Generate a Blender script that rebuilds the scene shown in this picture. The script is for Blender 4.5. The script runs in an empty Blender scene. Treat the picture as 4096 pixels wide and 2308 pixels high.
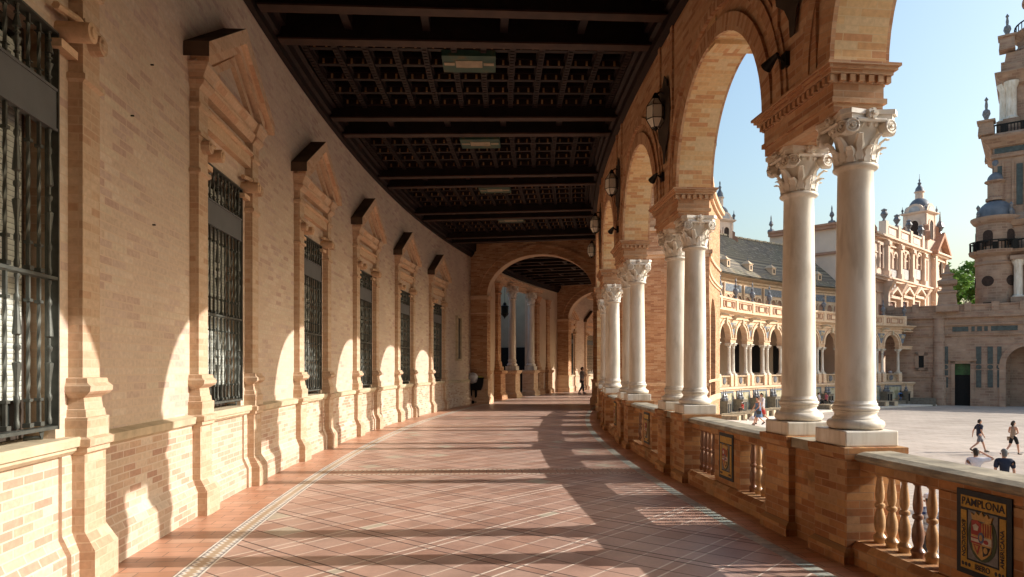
import bpy, bmesh, math, random
from mathutils import Matrix, Vector
from math import sin, cos, pi, radians, degrees, atan2, hypot, sqrt
random.seed(7)
SC = bpy.context.scene
COL = SC.collection
# ---------------------------------------------------------------- ring geometry
CX, CY = 78.2155, 14.3083          # centre of the half-ring of galleries
RC = 75.63                         # column line
TH0, BAY, HS = -5.818, 3.1356, 0.371   # first pair, bay angle, half pair spacing (degrees)
W0, WB = -3.76, 3.1352             # first full window, window pitch
ZP = -2.75                         # plaza level

def P(r, t, z=0.0):
    a = radians(t)
    return Vector((CX - r*cos(a), CY + r*sin(a), z))

def FR(r, t, z=0.0):
    """local frame: x along the ring, y outwards (to the back wall), z up"""
    return Matrix.Translation(P(r, t, z)) @ Matrix.Rotation(radians(90 - t), 4, 'Z')

# ---------------------------------------------------------------- mesh builder
class MB:
    def __init__(s):
        s.v = []; s.f = []; s.uv = []; s.mi = []
    def add(s, pts, faces, m=0, uvs=None):
        o = len(s.v); s.v += [tuple(p) for p in pts]
        for i, f in enumerate(faces):
            s.f.append(tuple(o + j for j in f)); s.mi.append(m)
            s.uv.append(uvs[i] if uvs else None)
        return s
    def box(s, x0, x1, y0, y1, z0, z1, m=0):
        p = [(x0,y0,z0),(x1,y0,z0),(x1,y1,z0),(x0,y1,z0),(x0,y0,z1),(x1,y0,z1),(x1,y1,z1),(x0,y1,z1)]
        return s.add(p, [(0,3,2,1),(4,5,6,7),(0,1,5,4),(1,2,6,5),(2,3,7,6),(3,0,4,7)], m)
    def stack(s, levels, m=0):
        """rectangular loft: levels (z, x0, x1, y0, y1)"""
        pts = []; fs = []
        for (z, x0, x1, y0, y1) in levels:
            pts += [(x0,y0,z),(x1,y0,z),(x1,y1,z),(x0,y1,z)]
        n = len(levels)
        for i in range(n-1):
            a = 4*i; b = a+4
            for j in range(4):
                k = (j+1) % 4
                fs.append((a+j, a+k, b+k, b+j))
        fs.append((3,2,1,0)); e = 4*(n-1); fs.append((e,e+1,e+2,e+3))
        return s.add(pts, fs, m)
    def lathe(s, cx, cy, prof, n=16, m=0, cap=True, a0=0.0):
        pts = []; fs = []
        for (r, z) in prof:
            for i in range(n):
                a = a0 + 2*pi*i/n
                pts.append((cx + r*cos(a), cy + r*sin(a), z))
        for j in range(len(prof)-1):
            for i in range(n):
                k = (i+1) % n
                fs.append((j*n+i, j*n+k, (j+1)*n+k, (j+1)*n+i))
        if cap:
            fs.append(tuple(range(n-1,-1,-1))); e = (len(prof)-1)*n; fs.append(tuple(e+i for i in range(n)))
        return s.add(pts, fs, m)
    def tube(s, pts, rad, n=6, m=0):
        """round bar through points; rad a number or one per point"""
        q = [Vector(p) for p in pts]; rs = rad if isinstance(rad, (list, tuple)) else [rad]*len(q)
        ring = []; vs = []; fs = []
        up = Vector((0,0,1))
        for i, p in enumerate(q):
            d = (q[min(i+1,len(q)-1)] - q[max(i-1,0)])
            d = d.normalized() if d.length > 1e-9 else Vector((0,0,1))
            u = d.cross(up)
            if u.length < 1e-3: u = d.cross(Vector((1,0,0)))
            u.normalize(); w = d.cross(u)
            for k in range(n):
                a = 2*pi*k/n; vs.append(p + u*cos(a)*rs[i] + w*sin(a)*rs[i])
        for i in range(len(q)-1):
            for k in range(n):
                l = (k+1) % n
                fs.append((i*n+k, i*n+l, (i+1)*n+l, (i+1)*n+k))
        fs.append(tuple(range(n-1,-1,-1))); e = (len(q)-1)*n; fs.append(tuple(e+i for i in range(n)))
        return s.add(vs, fs, m)
    def prism(s, poly, y0, y1, m=0, mt=None):
        """polygon in x,z extruded along y"""
        n = len(poly)
        pts = [(x,y0,z) for x,z in poly] + [(x,y1,z) for x,z in poly]
        fs = [tuple(range(n)), tuple(range(2*n-1, n-1, -1))]
        s.add(pts, fs, m)
        for i in range(n):
            j = (i+1) % n
            up = abs(poly[i][0]-poly[j][0]) > 1e-6 and False
            s.add([pts[i],pts[j],pts[n+j],pts[n+i]], [(0,1,2,3)], (mt[i] if mt else m))
        return s
    def zprism(s, poly, z0, z1, m=0):
        n = len(poly)
        pts = [(x,y,z0) for x,y in poly] + [(x,y,z1) for x,y in poly]
        fs = [tuple(range(n-1,-1,-1)), tuple(range(n, 2*n))]
        fs += [(i, (i+1)%n, n+(i+1)%n, n+i) for i in range(n)]
        return s.add(pts, fs, m)
    # ---- ring shapes (world coordinates)
    def sweep(s, prof, t0, t1, n=None, m=0, cap=True):
        """closed (r,z) profile swept along the ring"""
        if n is None: n = max(1, int(abs(t1-t0)/0.55))
        k = len(prof); pts = []; fs = []
        for i in range(n+1):
            t = t0 + (t1-t0)*i/n
            pts += [P(r, t, z) for r, z in prof]
        for i in range(n):
            for j in range(k):
                l = (j+1) % k
                fs.append((i*k+j, i*k+l, (i+1)*k+l, (i+1)*k+j))
        if cap:
            fs.append(tuple(range(k))); fs.append(tuple(n*k+j for j in range(k-1,-1,-1)))
        return s.add(pts, fs, m)
    def abox(s, r0, r1, t0, t1, z0, z1, m=0, n=None):
        return s.sweep([(r0,z0),(r1,z0),(r1,z1),(r0,z1)], t0, t1, n, m)
    def asheet(s, r0, r1, t0, t1, z, m=0, n=None):
        if n is None: n = max(1, int(abs(t1-t0)/0.5))
        pts = []; fs = []
        for i in range(n+1):
            t = t0 + (t1-t0)*i/n
            pts += [P(r0,t,z), P(r1,t,z)]
        for i in range(n): fs.append((2*i, 2*i+2, 2*i+3, 2*i+1))
        return s.add(pts, fs, m)
    def archwall(s, r0, r1, tc, ta, tb, zs, rad, ztop, n=20, m=0, ms=None, ez=1.0):
        """wall between angles ta..tb above a round-headed opening centred at tc (spring zs, radius rad);
        it stands on the piers; soffit gets material ms"""
        ms = m if ms is None else ms
        R = 0.5*(r0+r1); g = degrees(rad/R)
        xs = [(tc - g*cos(pi*i/n), zs + ez*rad*sin(pi*i/n)) for i in range(n+1)]
        xs = [(ta, zs)] + xs + [(tb, zs)] if ta < tc-g-1e-4 else xs
        acc = 0.0
        for (t0,z0),(t1,z1) in zip(xs[:-1], xs[1:]):
            a,b,c,d = P(r0,t0,z0),P(r0,t1,z1),P(r0,t1,ztop),P(r0,t0,ztop)
            e,f,gq,h = P(r1,t0,z0),P(r1,t1,z1),P(r1,t1,ztop),P(r1,t0,ztop)
            s.add([a,b,c,d],[(0,1,2,3)],m); s.add([e,f,gq,h],[(3,2,1,0)],m)
            l = hypot(radians(t1-t0)*R, z1-z0)
            s.add([a,b,f,e],[(0,1,2,3)],ms,[[(0,acc),(0,acc+l),(r1-r0,acc+l),(r1-r0,acc)]])
            acc += l
        s.add([P(r0,ta,ztop),P(r0,tb,ztop),P(r1,tb,ztop),P(r1,ta,ztop)],[(0,1,2,3)],m)
        s.add([P(r0,ta,zs),P(r0,ta,ztop),P(r1,ta,ztop),P(r1,ta,zs)],[(0,1,2,3)],m)
        s.add([P(r0,tb,zs),P(r0,tb,ztop),P(r1,tb,ztop),P(r1,tb,zs)],[(0,1,2,3)],m)
        return s
    def archring(s, r0, r1, tc, zs, ra, rb, n=24, m=0, drop=0.0, ez=1.0):
        """moulded ring round an arch between radii ra..rb, from depth r0 to r1"""
        R = 0.5*(r0+r1); pts = []; fs = []; st = [pi*i/n for i in range(n+1)]
        path = [(cos(a), sin(a)*ez, 0) for a in st]
        if drop: path = [(1,0,drop)] + path + [(-1,0,drop)]
        acc = 0; uvs = []
        for (c, sn, dr) in path:
            for (q, r) in ((ra,r0),(rb,r0),(rb,r1),(ra,r1)):
                pts.append(P(r, tc - degrees(q*c/R), zs + q*sn - dr))
        k = len(path)
        for i in range(k-1):
            a = 4*i; b = a+4; L = pi*rb/n
            for j in range(4):
                l = (j+1)%4
                fs.append((a+j,a+l,b+l,b+j))
                w = (rb-ra) if j in (0,2) else abs(r1-r0)
                uvs.append([(0,acc),(w,acc),(w,acc+L),(0,acc+L)])
            acc += L
        fs += [(0,1,2,3), (4*k-1,4*k-2,4*k-3,4*k-4)]; uvs += [None, None]
        return s.add(pts, fs, m, uvs)
    # ---- finish
    def mesh(s, name, mats, mode='polar', smooth=None, recalc=True, merge=False):
        me = bpy.data.meshes.new(name)
        me.from_pydata(s.v, [], s.f)
        for m in (mats if isinstance(mats, (list,tuple)) else [mats]): me.materials.append(m)
        me.polygons.foreach_set('material_index', s.mi)
        uvl = me.uv_layers.new(name='UVMap').data
        V = s.v
        for p, uv in zip(me.polygons, s.uv):
            if uv is None:
                n = p.normal; c = p.center
                if mode == 'polar':
                    th = atan2(c.y-CY, CX-c.x); er = Vector((-cos(th), sin(th), 0))
                    a = abs(n.z); b = abs(n.dot(er))
                    def f(q):
                        t = atan2(q[1]-CY, CX-q[0])*80.0; r = hypot(CX-q[0], q[1]-CY)
                        return (t, r) if a > 0.75 else ((t, q[2]) if b > 0.7 else (r, q[2]))
                else:
                    ax = max(range(3), key=lambda i: abs(n[i]))
                    def f(q):
                        return (q[0], q[1]) if ax == 2 else ((q[0], q[2]) if ax == 1 else (q[1], q[2]))
                uv = [f(V[i]) for i in p.vertices]
            for li, w in zip(p.loop_indices, uv): uvl[li].uv = w
        if recalc or merge:
            bm = bmesh.new(); bm.from_mesh(me)
            if merge: bmesh.ops.remove_doubles(bm, verts=bm.verts, dist=1e-5)
            bmesh.ops.recalc_face_normals(bm, faces=bm.faces)
            bm.to_mesh(me); bm.free()
        if smooth is not None:
            me.polygons.foreach_set('use_smooth', [True]*len(me.polygons))
            me.set_sharp_from_angle(angle=radians(smooth))
        me.update()
        return me
    def obj(s, name, mats, parent=None, mode='polar', smooth=None, mtx=None, **k):
        return link(name, s.mesh(name, mats, mode, smooth, **k), parent, mtx)

def link(name, me, parent=None, mtx=None):
    o = bpy.data.objects.new(name, me); COL.objects.link(o)
    if parent is not None:
        o.parent = parent
        if mtx is None:      # mesh is in world coordinates
            o.matrix_parent_inverse = WM(parent).inverted()
    if mtx is not None: o.matrix_basis = mtx
    return o

def WM(o):
    m = o.matrix_basis.copy()
    if o.parent: m = WM(o.parent) @ o.matrix_parent_inverse @ m
    return m

def tag(o, label, cat, group=None, kind=None):
    if label: o['label'] = label
    if cat: o['category'] = cat
    if group: o['group'] = group
    if kind: o['kind'] = kind
    return o

def thing(name, label, cat, mtx=None, group=None):
    o = bpy.data.objects.new(name, None); COL.objects.link(o)
    o.empty_display_size = 0.2
    if mtx is not None: o.matrix_basis = mtx
    return tag(o, label, cat, group)

def bevel(o, w, seg=2, ang=40):
    b = o.modifiers.new('Bevel', 'BEVEL'); b.width = w; b.segments = seg
    b.limit_method = 'ANGLE'; b.angle_limit = radians(ang); b.harden_normals = False
    return o

I4 = Matrix.Identity(4)
def T(x, y, z, rz=0.0): return Matrix.Translation((x,y,z)) @ Matrix.Rotation(rz, 4, 'Z')

def copy_part(o, parent):
    c = o.copy(); COL.objects.link(c); c.parent = parent
    return c
def copy_tree(o, parent=None, kids=None):
    c = o.copy(); COL.objects.link(c)
    if parent is not None: c.parent = parent
    for ch in list(o.children): copy_tree(ch, c)
    return c

# ---------------------------------------------------------------- materials
MATS = {}
class NT:
    def __init__(s, name, rough=0.7, metal=0.0, spec=0.3):
        s.m = bpy.data.materials.new(name); s.m.use_nodes = True
        s.t = s.m.node_tree; s.n = s.t.nodes; s.l = s.t.links
        s.b = s.n['Principled BSDF']
        s.b.inputs['Roughness'].default_value = rough
        s.b.inputs['Metallic'].default_value = metal
        s.b.inputs['Specular IOR Level'].default_value = spec
        MATS[name] = s.m
    def node(s, typ, **k):
        n = s.n.new(typ)
        for a, v in k.items(): setattr(n, a, v)
        return n
    def put(s, sock, v):
        if isinstance(v, bpy.types.NodeSocket): s.l.new(v, sock)
        elif v is not None: sock.default_value = v
    def math(s, op, a, b=None, c=None):
        n = s.node('ShaderNodeMath', operation=op)
        s.put(n.inputs[0], a); s.put(n.inputs[1], b); s.put(n.inputs[2], c)
        return n.outputs[0]
    def uv(s):
        return s.node('ShaderNodeUVMap', uv_map='UVMap').outputs[0]
    def objc(s): return s.node('ShaderNodeTexCoord').outputs['Object']
    def sep(s, v):
        n = s.node('ShaderNodeSeparateXYZ'); s.l.new(v, n.inputs[0]); return n.outputs
    def comb(s, x, y, z=0.0):
        n = s.node('ShaderNodeCombineXYZ')
        for i, q in enumerate((x,y,z)): s.put(n.inputs[i], q)
        return n.outputs[0]
    def noise(s, vec, scale, detail=3, rough=0.55, col=False):
        n = s.node('ShaderNodeTexNoise'); s.put(n.inputs['Vector'], vec)
        n.inputs['Scale'].default_value = scale; n.inputs['Detail'].default_value = detail; n.inputs['Roughness'].default_value = rough
        return n.outputs[1 if col else 0]
    def ramp(s, fac, stops, interp='LINEAR'):
        n = s.node('ShaderNodeValToRGB'); s.put(n.inputs[0], fac); r = n.color_ramp; r.interpolation = interp
        while len(r.elements) < len(stops): r.elements.new(0.5)
        for e, (p, c) in zip(r.elements, stops):
            e.position = p; e.color = (*c, 1) if len(c) == 3 else c
        return n.outputs[0]
    def mix(s, fac, a, b, mode='MIX'):
        n = s.node('ShaderNodeMix', data_type='RGBA', blend_type=mode)
        s.put(n.inputs[0], fac)
        for i, v in ((6,a),(7,b)):
            if isinstance(v, tuple) and len(v) == 3: v = (*v, 1)
            s.put(n.inputs[i], v)
        return n.outputs[2]
    def bump(s, h, strength=0.3, dist=0.01):
        n = s.node('ShaderNodeBump'); n.inputs['Strength'].default_value = strength; n.inputs['Distance'].default_value = dist
        s.l.new(h, n.inputs['Height']); s.l.new(n.outputs[0], s.b.inputs['Normal'])
    def col(s, v):
        if isinstance(v, tuple) and len(v) == 3: v = (*v, 1)
        s.put(s.b.inputs['Base Color'], v); return s

def plain(name, c, rough=0.6, metal=0.0, var=0.15, scale=6.0, spec=0.3, bump=0.0):
    t = NT(name, rough, metal, spec); v = t.objc()
    n = t.noise(v, scale, 4)
    d = tuple(x*(1-var) for x in c); l = tuple(min(1,x*(1+var)) for x in c)
    t.col(t.ramp(n, [(0.3, d), (0.7, l)]))
    if bump: t.bump(t.noise(v, scale*6, 3), bump, 0.01)
    return t.m

def brick(name, tones, mortar, bw=0.27, rh=0.072, ms=0.006, patch=0.25, bump=0.35, rough=0.85, stain=None, zone=None, soft=0.0):
    """coursed brick: random tone per brick, pale mortar, soft weathering"""
    t = NT(name, rough, 0, 0.2); uv = t.uv()
    b = t.node('ShaderNodeTexBrick'); t.l.new(uv, b.inputs['Vector'])
    b.offset = 0.5; b.offset_frequency = 2
    for k, v in (('Scale',1.0),('Mortar Size',ms),('Mortar Smooth',0.1),('Bias',0.0),('Brick Width',bw),('Row Height',rh)):
        b.inputs[k].default_value = v
    b.inputs['Color1'].default_value = (0,0,0,1); b.inputs['Color2'].default_value = (1,1,1,1); b.inputs['Mortar'].default_value = (0.5,0.5,0.5,1)
    n = len(tones)
    c = t.ramp(b.outputs['Color'], [((i)/n, k) for i, k in enumerate(tones)], 'CONSTANT')
    if soft:
        avg = tuple(sum(k[i] for k in tones)/n for i in range(3))
        z = t.noise(uv, 0.45, 3)
        c = t.mix(t.ramp(z, [(0.40,(0,0,0)),(0.62,(soft,soft,soft))]), c, avg)
    if zone:      # courses of another clay where the coordinates say so (a field of the wall laid in a redder brick)
        pass
    big = t.noise(uv, 0.8, 4); fine = t.noise(uv, 22.0, 4)
    c = t.mix(1.0, c, t.ramp(big, [(0.3,(1-patch,)*3),(0.7,(1+patch*0.4,)*3)]), 'MULTIPLY')
    c = t.mix(1.0, c, t.ramp(fine, [(0.3,(0.86,)*3),(0.7,(1.08,)*3)]), 'MULTIPLY')
    c = t.mix(b.outputs['Fac'], c, mortar)
    if stain:
        s = t.noise(uv, 1.3, 5, 0.65)
        c = t.mix(t.ramp(s, [(stain[0],(0,0,0)),(stain[0]+0.14,(stain[1],)*3)]), c, stain[2])
    t.col(c)
    h = t.math('SUBTRACT', t.math('MULTIPLY', fine, 0.35), b.outputs['Fac'])
    t.bump(h, bump, 0.008)
    return t.m

BUFF = [(0.648,0.517,0.400),(0.678,0.552,0.440),(0.627,0.488,0.375),(0.689,0.572,0.464),(0.637,0.498,0.390),(0.537,0.379,0.312),(0.669,0.561,0.435),(0.588,0.444,0.372)]
M_wall = brick('buff_brick', BUFF, (.62,.48,.36), soft=0.6, patch=.14, bump=.22)
M_dado = brick('dado_brick', [(0.592,0.424,0.310),(0.644,0.503,0.380),(0.481,0.296,0.212),(0.667,0.552,0.438),(0.561,0.385,0.270),(0.481,0.296,0.217),(0.633,0.484,0.360),(0.613,0.464,0.349)], (0.647,0.533,0.427), bw=.235, rh=.066, ms=.006, patch=.14, soft=.55)
M_pil = brick('pilaster_brick', [(0.605,0.443,0.313),(0.564,0.389,0.263),(0.636,0.483,0.352),(0.585,0.414,0.283),(0.534,0.349,0.232)], (0.567,0.423,0.297), bw=.25, rh=.066, ms=.005, patch=.16, bump=.4)
M_trim = brick('moulded_brick', [(0.696,0.489,0.323),(0.673,0.462,0.298),(0.731,0.527,0.358),(0.685,0.478,0.313),(0.613,0.386,0.246),(0.708,0.506,0.338)], (0.640,0.455,0.296), bw=.27, rh=.075, ms=.004, patch=.18, bump=.25)
M_arc = brick('orange_brick', [(0.482,0.254,0.132),(0.550,0.317,0.175),(0.403,0.197,0.105),(0.575,0.362,0.216),(0.505,0.277,0.151)], (0.466,0.314,0.203), bw=.29, rh=.066, ms=.004, patch=.22)
M_arcin = brick('arch_soffit_brick', [(0.630,0.367,0.176),(0.693,0.469,0.246),(0.578,0.306,0.150),(0.693,0.510,0.299),(0.651,0.408,0.202)], (0.630,0.469,0.273), bw=.27, rh=.066, ms=.004, patch=.15)
M_bal = brick('weathered_brick', [(0.456,0.216,0.090),(0.528,0.288,0.126),(0.360,0.156,0.066),(0.504,0.300,0.156),(0.396,0.192,0.084)], (0.396,0.240,0.138), bw=.25, rh=.066, ms=.004, patch=.4, stain=(.54,.6,(.12,.075,.04)))
M_far = brick('far_brick', [(0.766,0.550,0.365),(0.800,0.597,0.410),(0.719,0.491,0.319),(0.754,0.538,0.353)], (0.719,0.550,0.388), bw=.3, rh=.08, ms=.005, patch=.18, bump=.1)
M_farred = plain('far_red_brick', (.42,.23,.15), .85, var=.2, scale=1.2)
M_tower = brick('tower_brick', [(.38,.25,.175),(.41,.28,.20),(.35,.22,.155),(.39,.26,.18)], (.36,.25,.18), bw=.9, rh=.3, ms=.03, patch=.35, bump=.3)
M_stone = plain('sill_stone', (.56,.46,.32), .75, var=.2, scale=5, bump=.2)
M_capst = plain('coping_stone', (.34,.29,.21), .8, var=.45, scale=4, bump=.3)
M_dirty = plain('soot_stained_brick', (.10,.066,.044), .95, var=.3, scale=3)
M_iron = plain('grille_iron', (.085,.09,.08), .5, .25, var=.25, scale=14, spec=.5)
M_iron2 = plain('black_iron', (.018,.016,.014), .5, .6, var=.3, scale=10)
M_panel = plain('grey_panel', (.13,.135,.14), .6, .1, var=.12, scale=3)
M_frame = plain('dark_window_frame', (.06,.045,.035), .6, var=.2)
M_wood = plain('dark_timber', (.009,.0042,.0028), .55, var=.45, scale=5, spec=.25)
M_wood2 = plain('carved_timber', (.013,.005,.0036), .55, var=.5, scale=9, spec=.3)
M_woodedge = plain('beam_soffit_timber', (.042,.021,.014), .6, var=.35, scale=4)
M_plaster = plain('hall_plaster', (.46,.37,.26), .9, var=.08, scale=2)
M_cream = plain('cream_plaster', (.60,.46,.33), .9, var=.08, scale=1.5)
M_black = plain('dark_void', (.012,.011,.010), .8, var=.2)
M_tile = plain('green_glazed_tile', (.06,.075,.072), .35, var=.35, scale=3)
M_bluetile = plain('blue_glazed_tile', (.20,.225,.26), .35, var=.4, scale=5)
M_slate = plain('lead_dome', (.13,.145,.17), .55, var=.2, scale=1.5)
M_ceramic = plain('blue_white_ceramic', (.17,.17,.18), .3, var=.45, scale=6)
M_bench = plain('bench_tile', (.20,.17,.13), .6, var=.3, scale=5)
M_pave = plain('pale_paving', (.62,.53,.42), .85, var=.1, scale=1.2)

def glass():
    t = NT('window_glass', .12, 0, .5); t.col((.02,.024,.022)); return t.m
M_glass = glass()
def lampglass():
    t = NT('frosted_lamp_glass', .3, 0, .5); t.col((.72,.68,.58)); return t.m
M_lglass = lampglass()

def marble():
    t = NT('white_marble', .42, 0, .4); v0 = t.objc(); s0 = t.sep(v0); ri = t.math('MULTIPLY', t.node('ShaderNodeObjectInfo').outputs['Random'], 37.0)
    v = t.comb(t.math('ADD', s0[0], ri), s0[1], t.math('ADD', s0[2], ri)); s = t.sep(v)
    w = t.comb(s[0], s[1], t.math('MULTIPLY', s[2], .16))
    n = t.noise(w, 5.0, 6, .6); n2 = t.noise(v, 1.2, 3)
    c = t.ramp(n, [(.30,(.55,.47,.37)),(.5,(.74,.68,.59)),(.68,(.81,.77,.70))])
    c = t.mix(1.0, c, t.ramp(n2, [(.3,(.90,.87,.82)),(.65,(1,1,1))]), 'MULTIPLY')
    v2 = t.noise(w, 11.0, 3, .5)
    c = t.mix(t.ramp(v2, [(.60,(0,0,0)),(.70,(.5,)*3)]), c, (.44,.37,.29))
    v3 = t.noise(t.comb(s[0], s[1], t.math('MULTIPLY', s[2], .5)), 3.2, 6, .7)
    c = t.mix(t.ramp(v3, [(.52,(0,0,0)),(.66,(.55,)*3)]), c, (.52,.45,.35))
    t.col(c); t.bump(t.noise(v, 40, 3), .08, .005)
    return t.m
M_marble = marble()
def marblecap():
    t = NT('carved_marble', .55, 0, .3); v = t.objc()
    c = t.ramp(t.noise(v, 7, 4), [(.3,(.58,.50,.40)),(.55,(.76,.70,.61)),(.75,(.82,.77,.69))])
    t.col(c); t.bump(t.noise(v, 30, 3), .2, .006)
    return t.m
M_capm = marblecap()

def baluster_mat():
    t = NT('glazed_baluster', .28, 0, .5); v = t.objc()
    i = t.node('ShaderNodeObjectInfo').outputs['Random']
    base = t.ramp(i, [(0,(.20,.095,.055)),(.3,(.46,.27,.13)),(.62,(.52,.33,.17)),(.86,(.30,.15,.08))], 'CONSTANT')
    n = t.noise(v, 9, 5, .65)
    c = t.mix(1.0, base, t.ramp(n, [(.3,(.62,.58,.52)),(.66,(1.15,1.12,1.05))]), 'MULTIPLY')
    t.col(c); t.bump(t.noise(v, 28, 3), .12, .006)
    return t.m
M_balu = baluster_mat()

def blind():
    t = NT('roller_blind', .6, 0, .3); s = t.sep(t.uv())
    f = t.math('FRACT', t.math('MULTIPLY', s[1], 1/.038))
    t.col(t.ramp(f, [(0,(.12,.13,.11)),(.12,(.50,.52,.47)),(.9,(.56,.58,.53)),(1,(.14,.15,.13))]))
    t.bump(t.math('PINGPONG', f, .5), .5, .012)
    return t.m
M_blind = blind()

def floor_mats():
    out = []
    # 0 terracotta lattice laid diagonally: three tiles then a narrow course, both ways
    t = NT('terracotta_lattice', .34, 0, .42); uv = t.uv(); s = t.sep(uv)
    wob = t.noise(uv, .7, 2)
    p = t.math('MULTIPLY', t.math('ADD', s[0], s[1]), .70711)
    q = t.math('MULTIPLY', t.math('SUBTRACT', s[0], s[1]), .70711)
    MAC = 1.03; st = (0.0, .115, .42, .725)
    gw = .0065
    lines = []; cells = []
    for a in (p, q):
        k = t.math('FLOOR', t.math('DIVIDE', a, MAC)); f = t.math('SUBTRACT', a, t.math('MULTIPLY', k, MAC))
        d = t.math('MINIMUM', f, t.math('SUBTRACT', MAC, f))
        idx = None; d = t.math('MULTIPLY', t.math('MINIMUM', d, t.math('ABSOLUTE', t.math('SUBTRACT', f, st[1]))), .68)
        for x in st[1:]:
            if x != st[1]: d = t.math('MINIMUM', d, t.math('ABSOLUTE', t.math('SUBTRACT', f, x)))
            g = t.math('GREATER_THAN', f, x); idx = g if idx is None else t.math('ADD', idx, g)
        lines.append(t.math('LESS_THAN', d, gw)); cells.append(t.math('ADD', t.math('MULTIPLY', k, 4.0), idx))
    grout = t.math('MAXIMUM', lines[0], lines[1])
    w = t.node('ShaderNodeTexWhiteNoise', noise_dimensions='2D'); t.l.new(t.comb(cells[0], cells[1]), w.inputs['Vector'])
    rnd = w.outputs['Value']
    c = t.ramp(rnd, [(0,(0.460,0.272,0.202)),(.25,(0.521,0.326,0.250)),(.5,(0.487,0.300,0.230)),(.72,(0.541,0.355,0.278)),(.955,(0.473,0.278,0.209)),(.98,(0.527,0.459,0.348))], 'CONSTANT')
    n = t.noise(uv, 3.0, 5, .6); n2 = t.noise(uv, 26, 4); n3 = t.noise(uv, .55, 5, .65)
    c = t.mix(1.0, c, t.ramp(n, [(.3,(.82,.80,.80)),(.7,(1.1,1.1,1.1))]), 'MULTIPLY')
    c = t.mix(1.0, c, t.ramp(n3, [(.32,(.80,.79,.80)),(.62,(1.06,1.06,1.06))]), 'MULTIPLY')
    c = t.mix(1.0, c, t.ramp(n2, [(.3,(.92,)*3),(.7,(1.06,)*3)]), 'MULTIPLY')
    joint_light = t.mix(lines[1], (.78,.66,.55), (.12,.08,.065))  # one line family painted pale, the other dark, imitating sun on tile edges
    c = t.mix(grout, c, joint_light)
    t.col(c)
    tilt = t.math('MULTIPLY', rnd, .25)
    h = t.math('ADD', t.math('SUBTRACT', t.math('MULTIPLY', n2, .12), grout), tilt)
    t.bump(h, .35, .006)
    t.put(t.b.inputs['Roughness'], t.math('ADD', t.math('MULTIPLY', n, .3), t.math('ADD', .22, t.math('MULTIPLY', grout, .4))))
    out.append(t.m)
    # 1 rectangular terracotta border
    t = NT('terracotta_border', .4, 0, .4); uv = t.uv()
    b = t.node('ShaderNodeTexBrick'); s = t.sep(uv); t.l.new(t.comb(s[1], s[0]), b.inputs['Vector']); b.offset = .5
    for k, v in (('Scale',1.0),('Mortar Size',.004),('Mortar Smooth',.1),('Brick Width',.31),('Row Height',.155)): b.inputs[k].default_value = v
    b.inputs['Color1'].default_value = (0,0,0,1); b.inputs['Color2'].default_value = (1,1,1,1)
    c = t.ramp(b.outputs['Color'], [(0,(0.468,0.234,0.143)),(.3,(0.533,0.280,0.182)),(.6,(0.494,0.254,0.163)),(.8,(0.546,0.319,0.215))], 'CONSTANT')
    c = t.mix(1.0, c, t.ramp(t.noise(uv, 4, 4), [(.3,(.86,)*3),(.7,(1.1,)*3)]), 'MULTIPLY')
    c = t.mix(b.outputs['Fac'], c, (.16,.10,.07)); t.col(c); t.bump(t.math('SUBTRACT', 1.0, b.outputs['Fac']), .3, .006)
    out.append(t.m)
    # 2 zigzag mosaic strip
    t = NT('zigzag_mosaic', .35, 0, .45); s = t.sep(t.uv())
    v = t.math('DIVIDE', t.math('SUBTRACT', s[1], 81.16), .21)           # 0..1 across
    half = t.math('PINGPONG', v, .5)
    tri = t.math('PINGPONG', s[0], .04)                                     # 0...04
    z = t.math('ADD', t.math('MULTIPLY', tri, 4.6), .17)
    zig = t.math('LESS_THAN', t.math('ABSOLUTE', t.math('SUBTRACT', half, z)), .06)
    edge = t.math('LESS_THAN', half, .09)
    line = t.math('LESS_THAN', t.math('ABSOLUTE', t.math('SUBTRACT', half, .11)), .022)
    mid = t.math('GREATER_THAN', half, z)
    c = t.mix(mid, (.26,.27,.27), (.46,.34,.22))
    c = t.mix(zig, c, (.80,.79,.75)); c = t.mix(edge, c, (.80,.78,.73)); c = t.mix(line, c, (.12,.12,.13))
    c = t.mix(1.0, c, t.ramp(t.noise(t.uv(), 12, 3), [(.3,(.8,)*3),(.7,(1.05,)*3)]), 'MULTIPLY')
    t.col(c); out.append(t.m)
    # 3 grey green glazed squares beside the balustrade
    t = NT('glazed_squares', .3, 0, .5); uv = t.uv(); s = t.sep(uv)
    cu = t.math('FLOOR', t.math('DIVIDE', s[0], .13))
    w = t.node('ShaderNodeTexWhiteNoise', noise_dimensions='1D'); t.l.new(cu, w.inputs['W'])
    f = t.math('FRACT', t.math('DIVIDE', s[0], .13))
    c = t.ramp(w.outputs['Value'], [(0,(.40,.45,.40)),(.35,(.50,.52,.46)),(.7,(.34,.40,.38)),(.9,(.55,.50,.40))], 'CONSTANT')
    c = t.mix(t.ramp(t.noise(uv, 16, 3), [(.5,(0,0,0)),(.6,(.6,)*3)]), c, (.20,.25,.24))
    c = t.mix(t.math('LESS_THAN', f, .06), c, (.10,.09,.08)); t.col(c); out.append(t.m)
    # 4 cross band: one row of tiles between two dotted lines
    t = NT('cross_band', .38, 0, .42); uv = t.uv(); s = t.sep(uv)
    fr = t.math('FRACT', t.math('DIVIDE', s[1], .28))
    c = t.ramp(t.noise(uv, 2.5, 4), [(.3,(0.416,0.227,0.156)),(.7,(0.494,0.280,0.195))])
    c = t.mix(t.math('LESS_THAN', fr, .035), c, (.13,.08,.06)); t.col(c); out.append(t.m)
    t = NT('dotted_edging', .4, 0, .4); uv = t.uv(); s = t.sep(uv)
    fr = t.math('FRACT', t.math('DIVIDE', s[1], .075))
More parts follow.
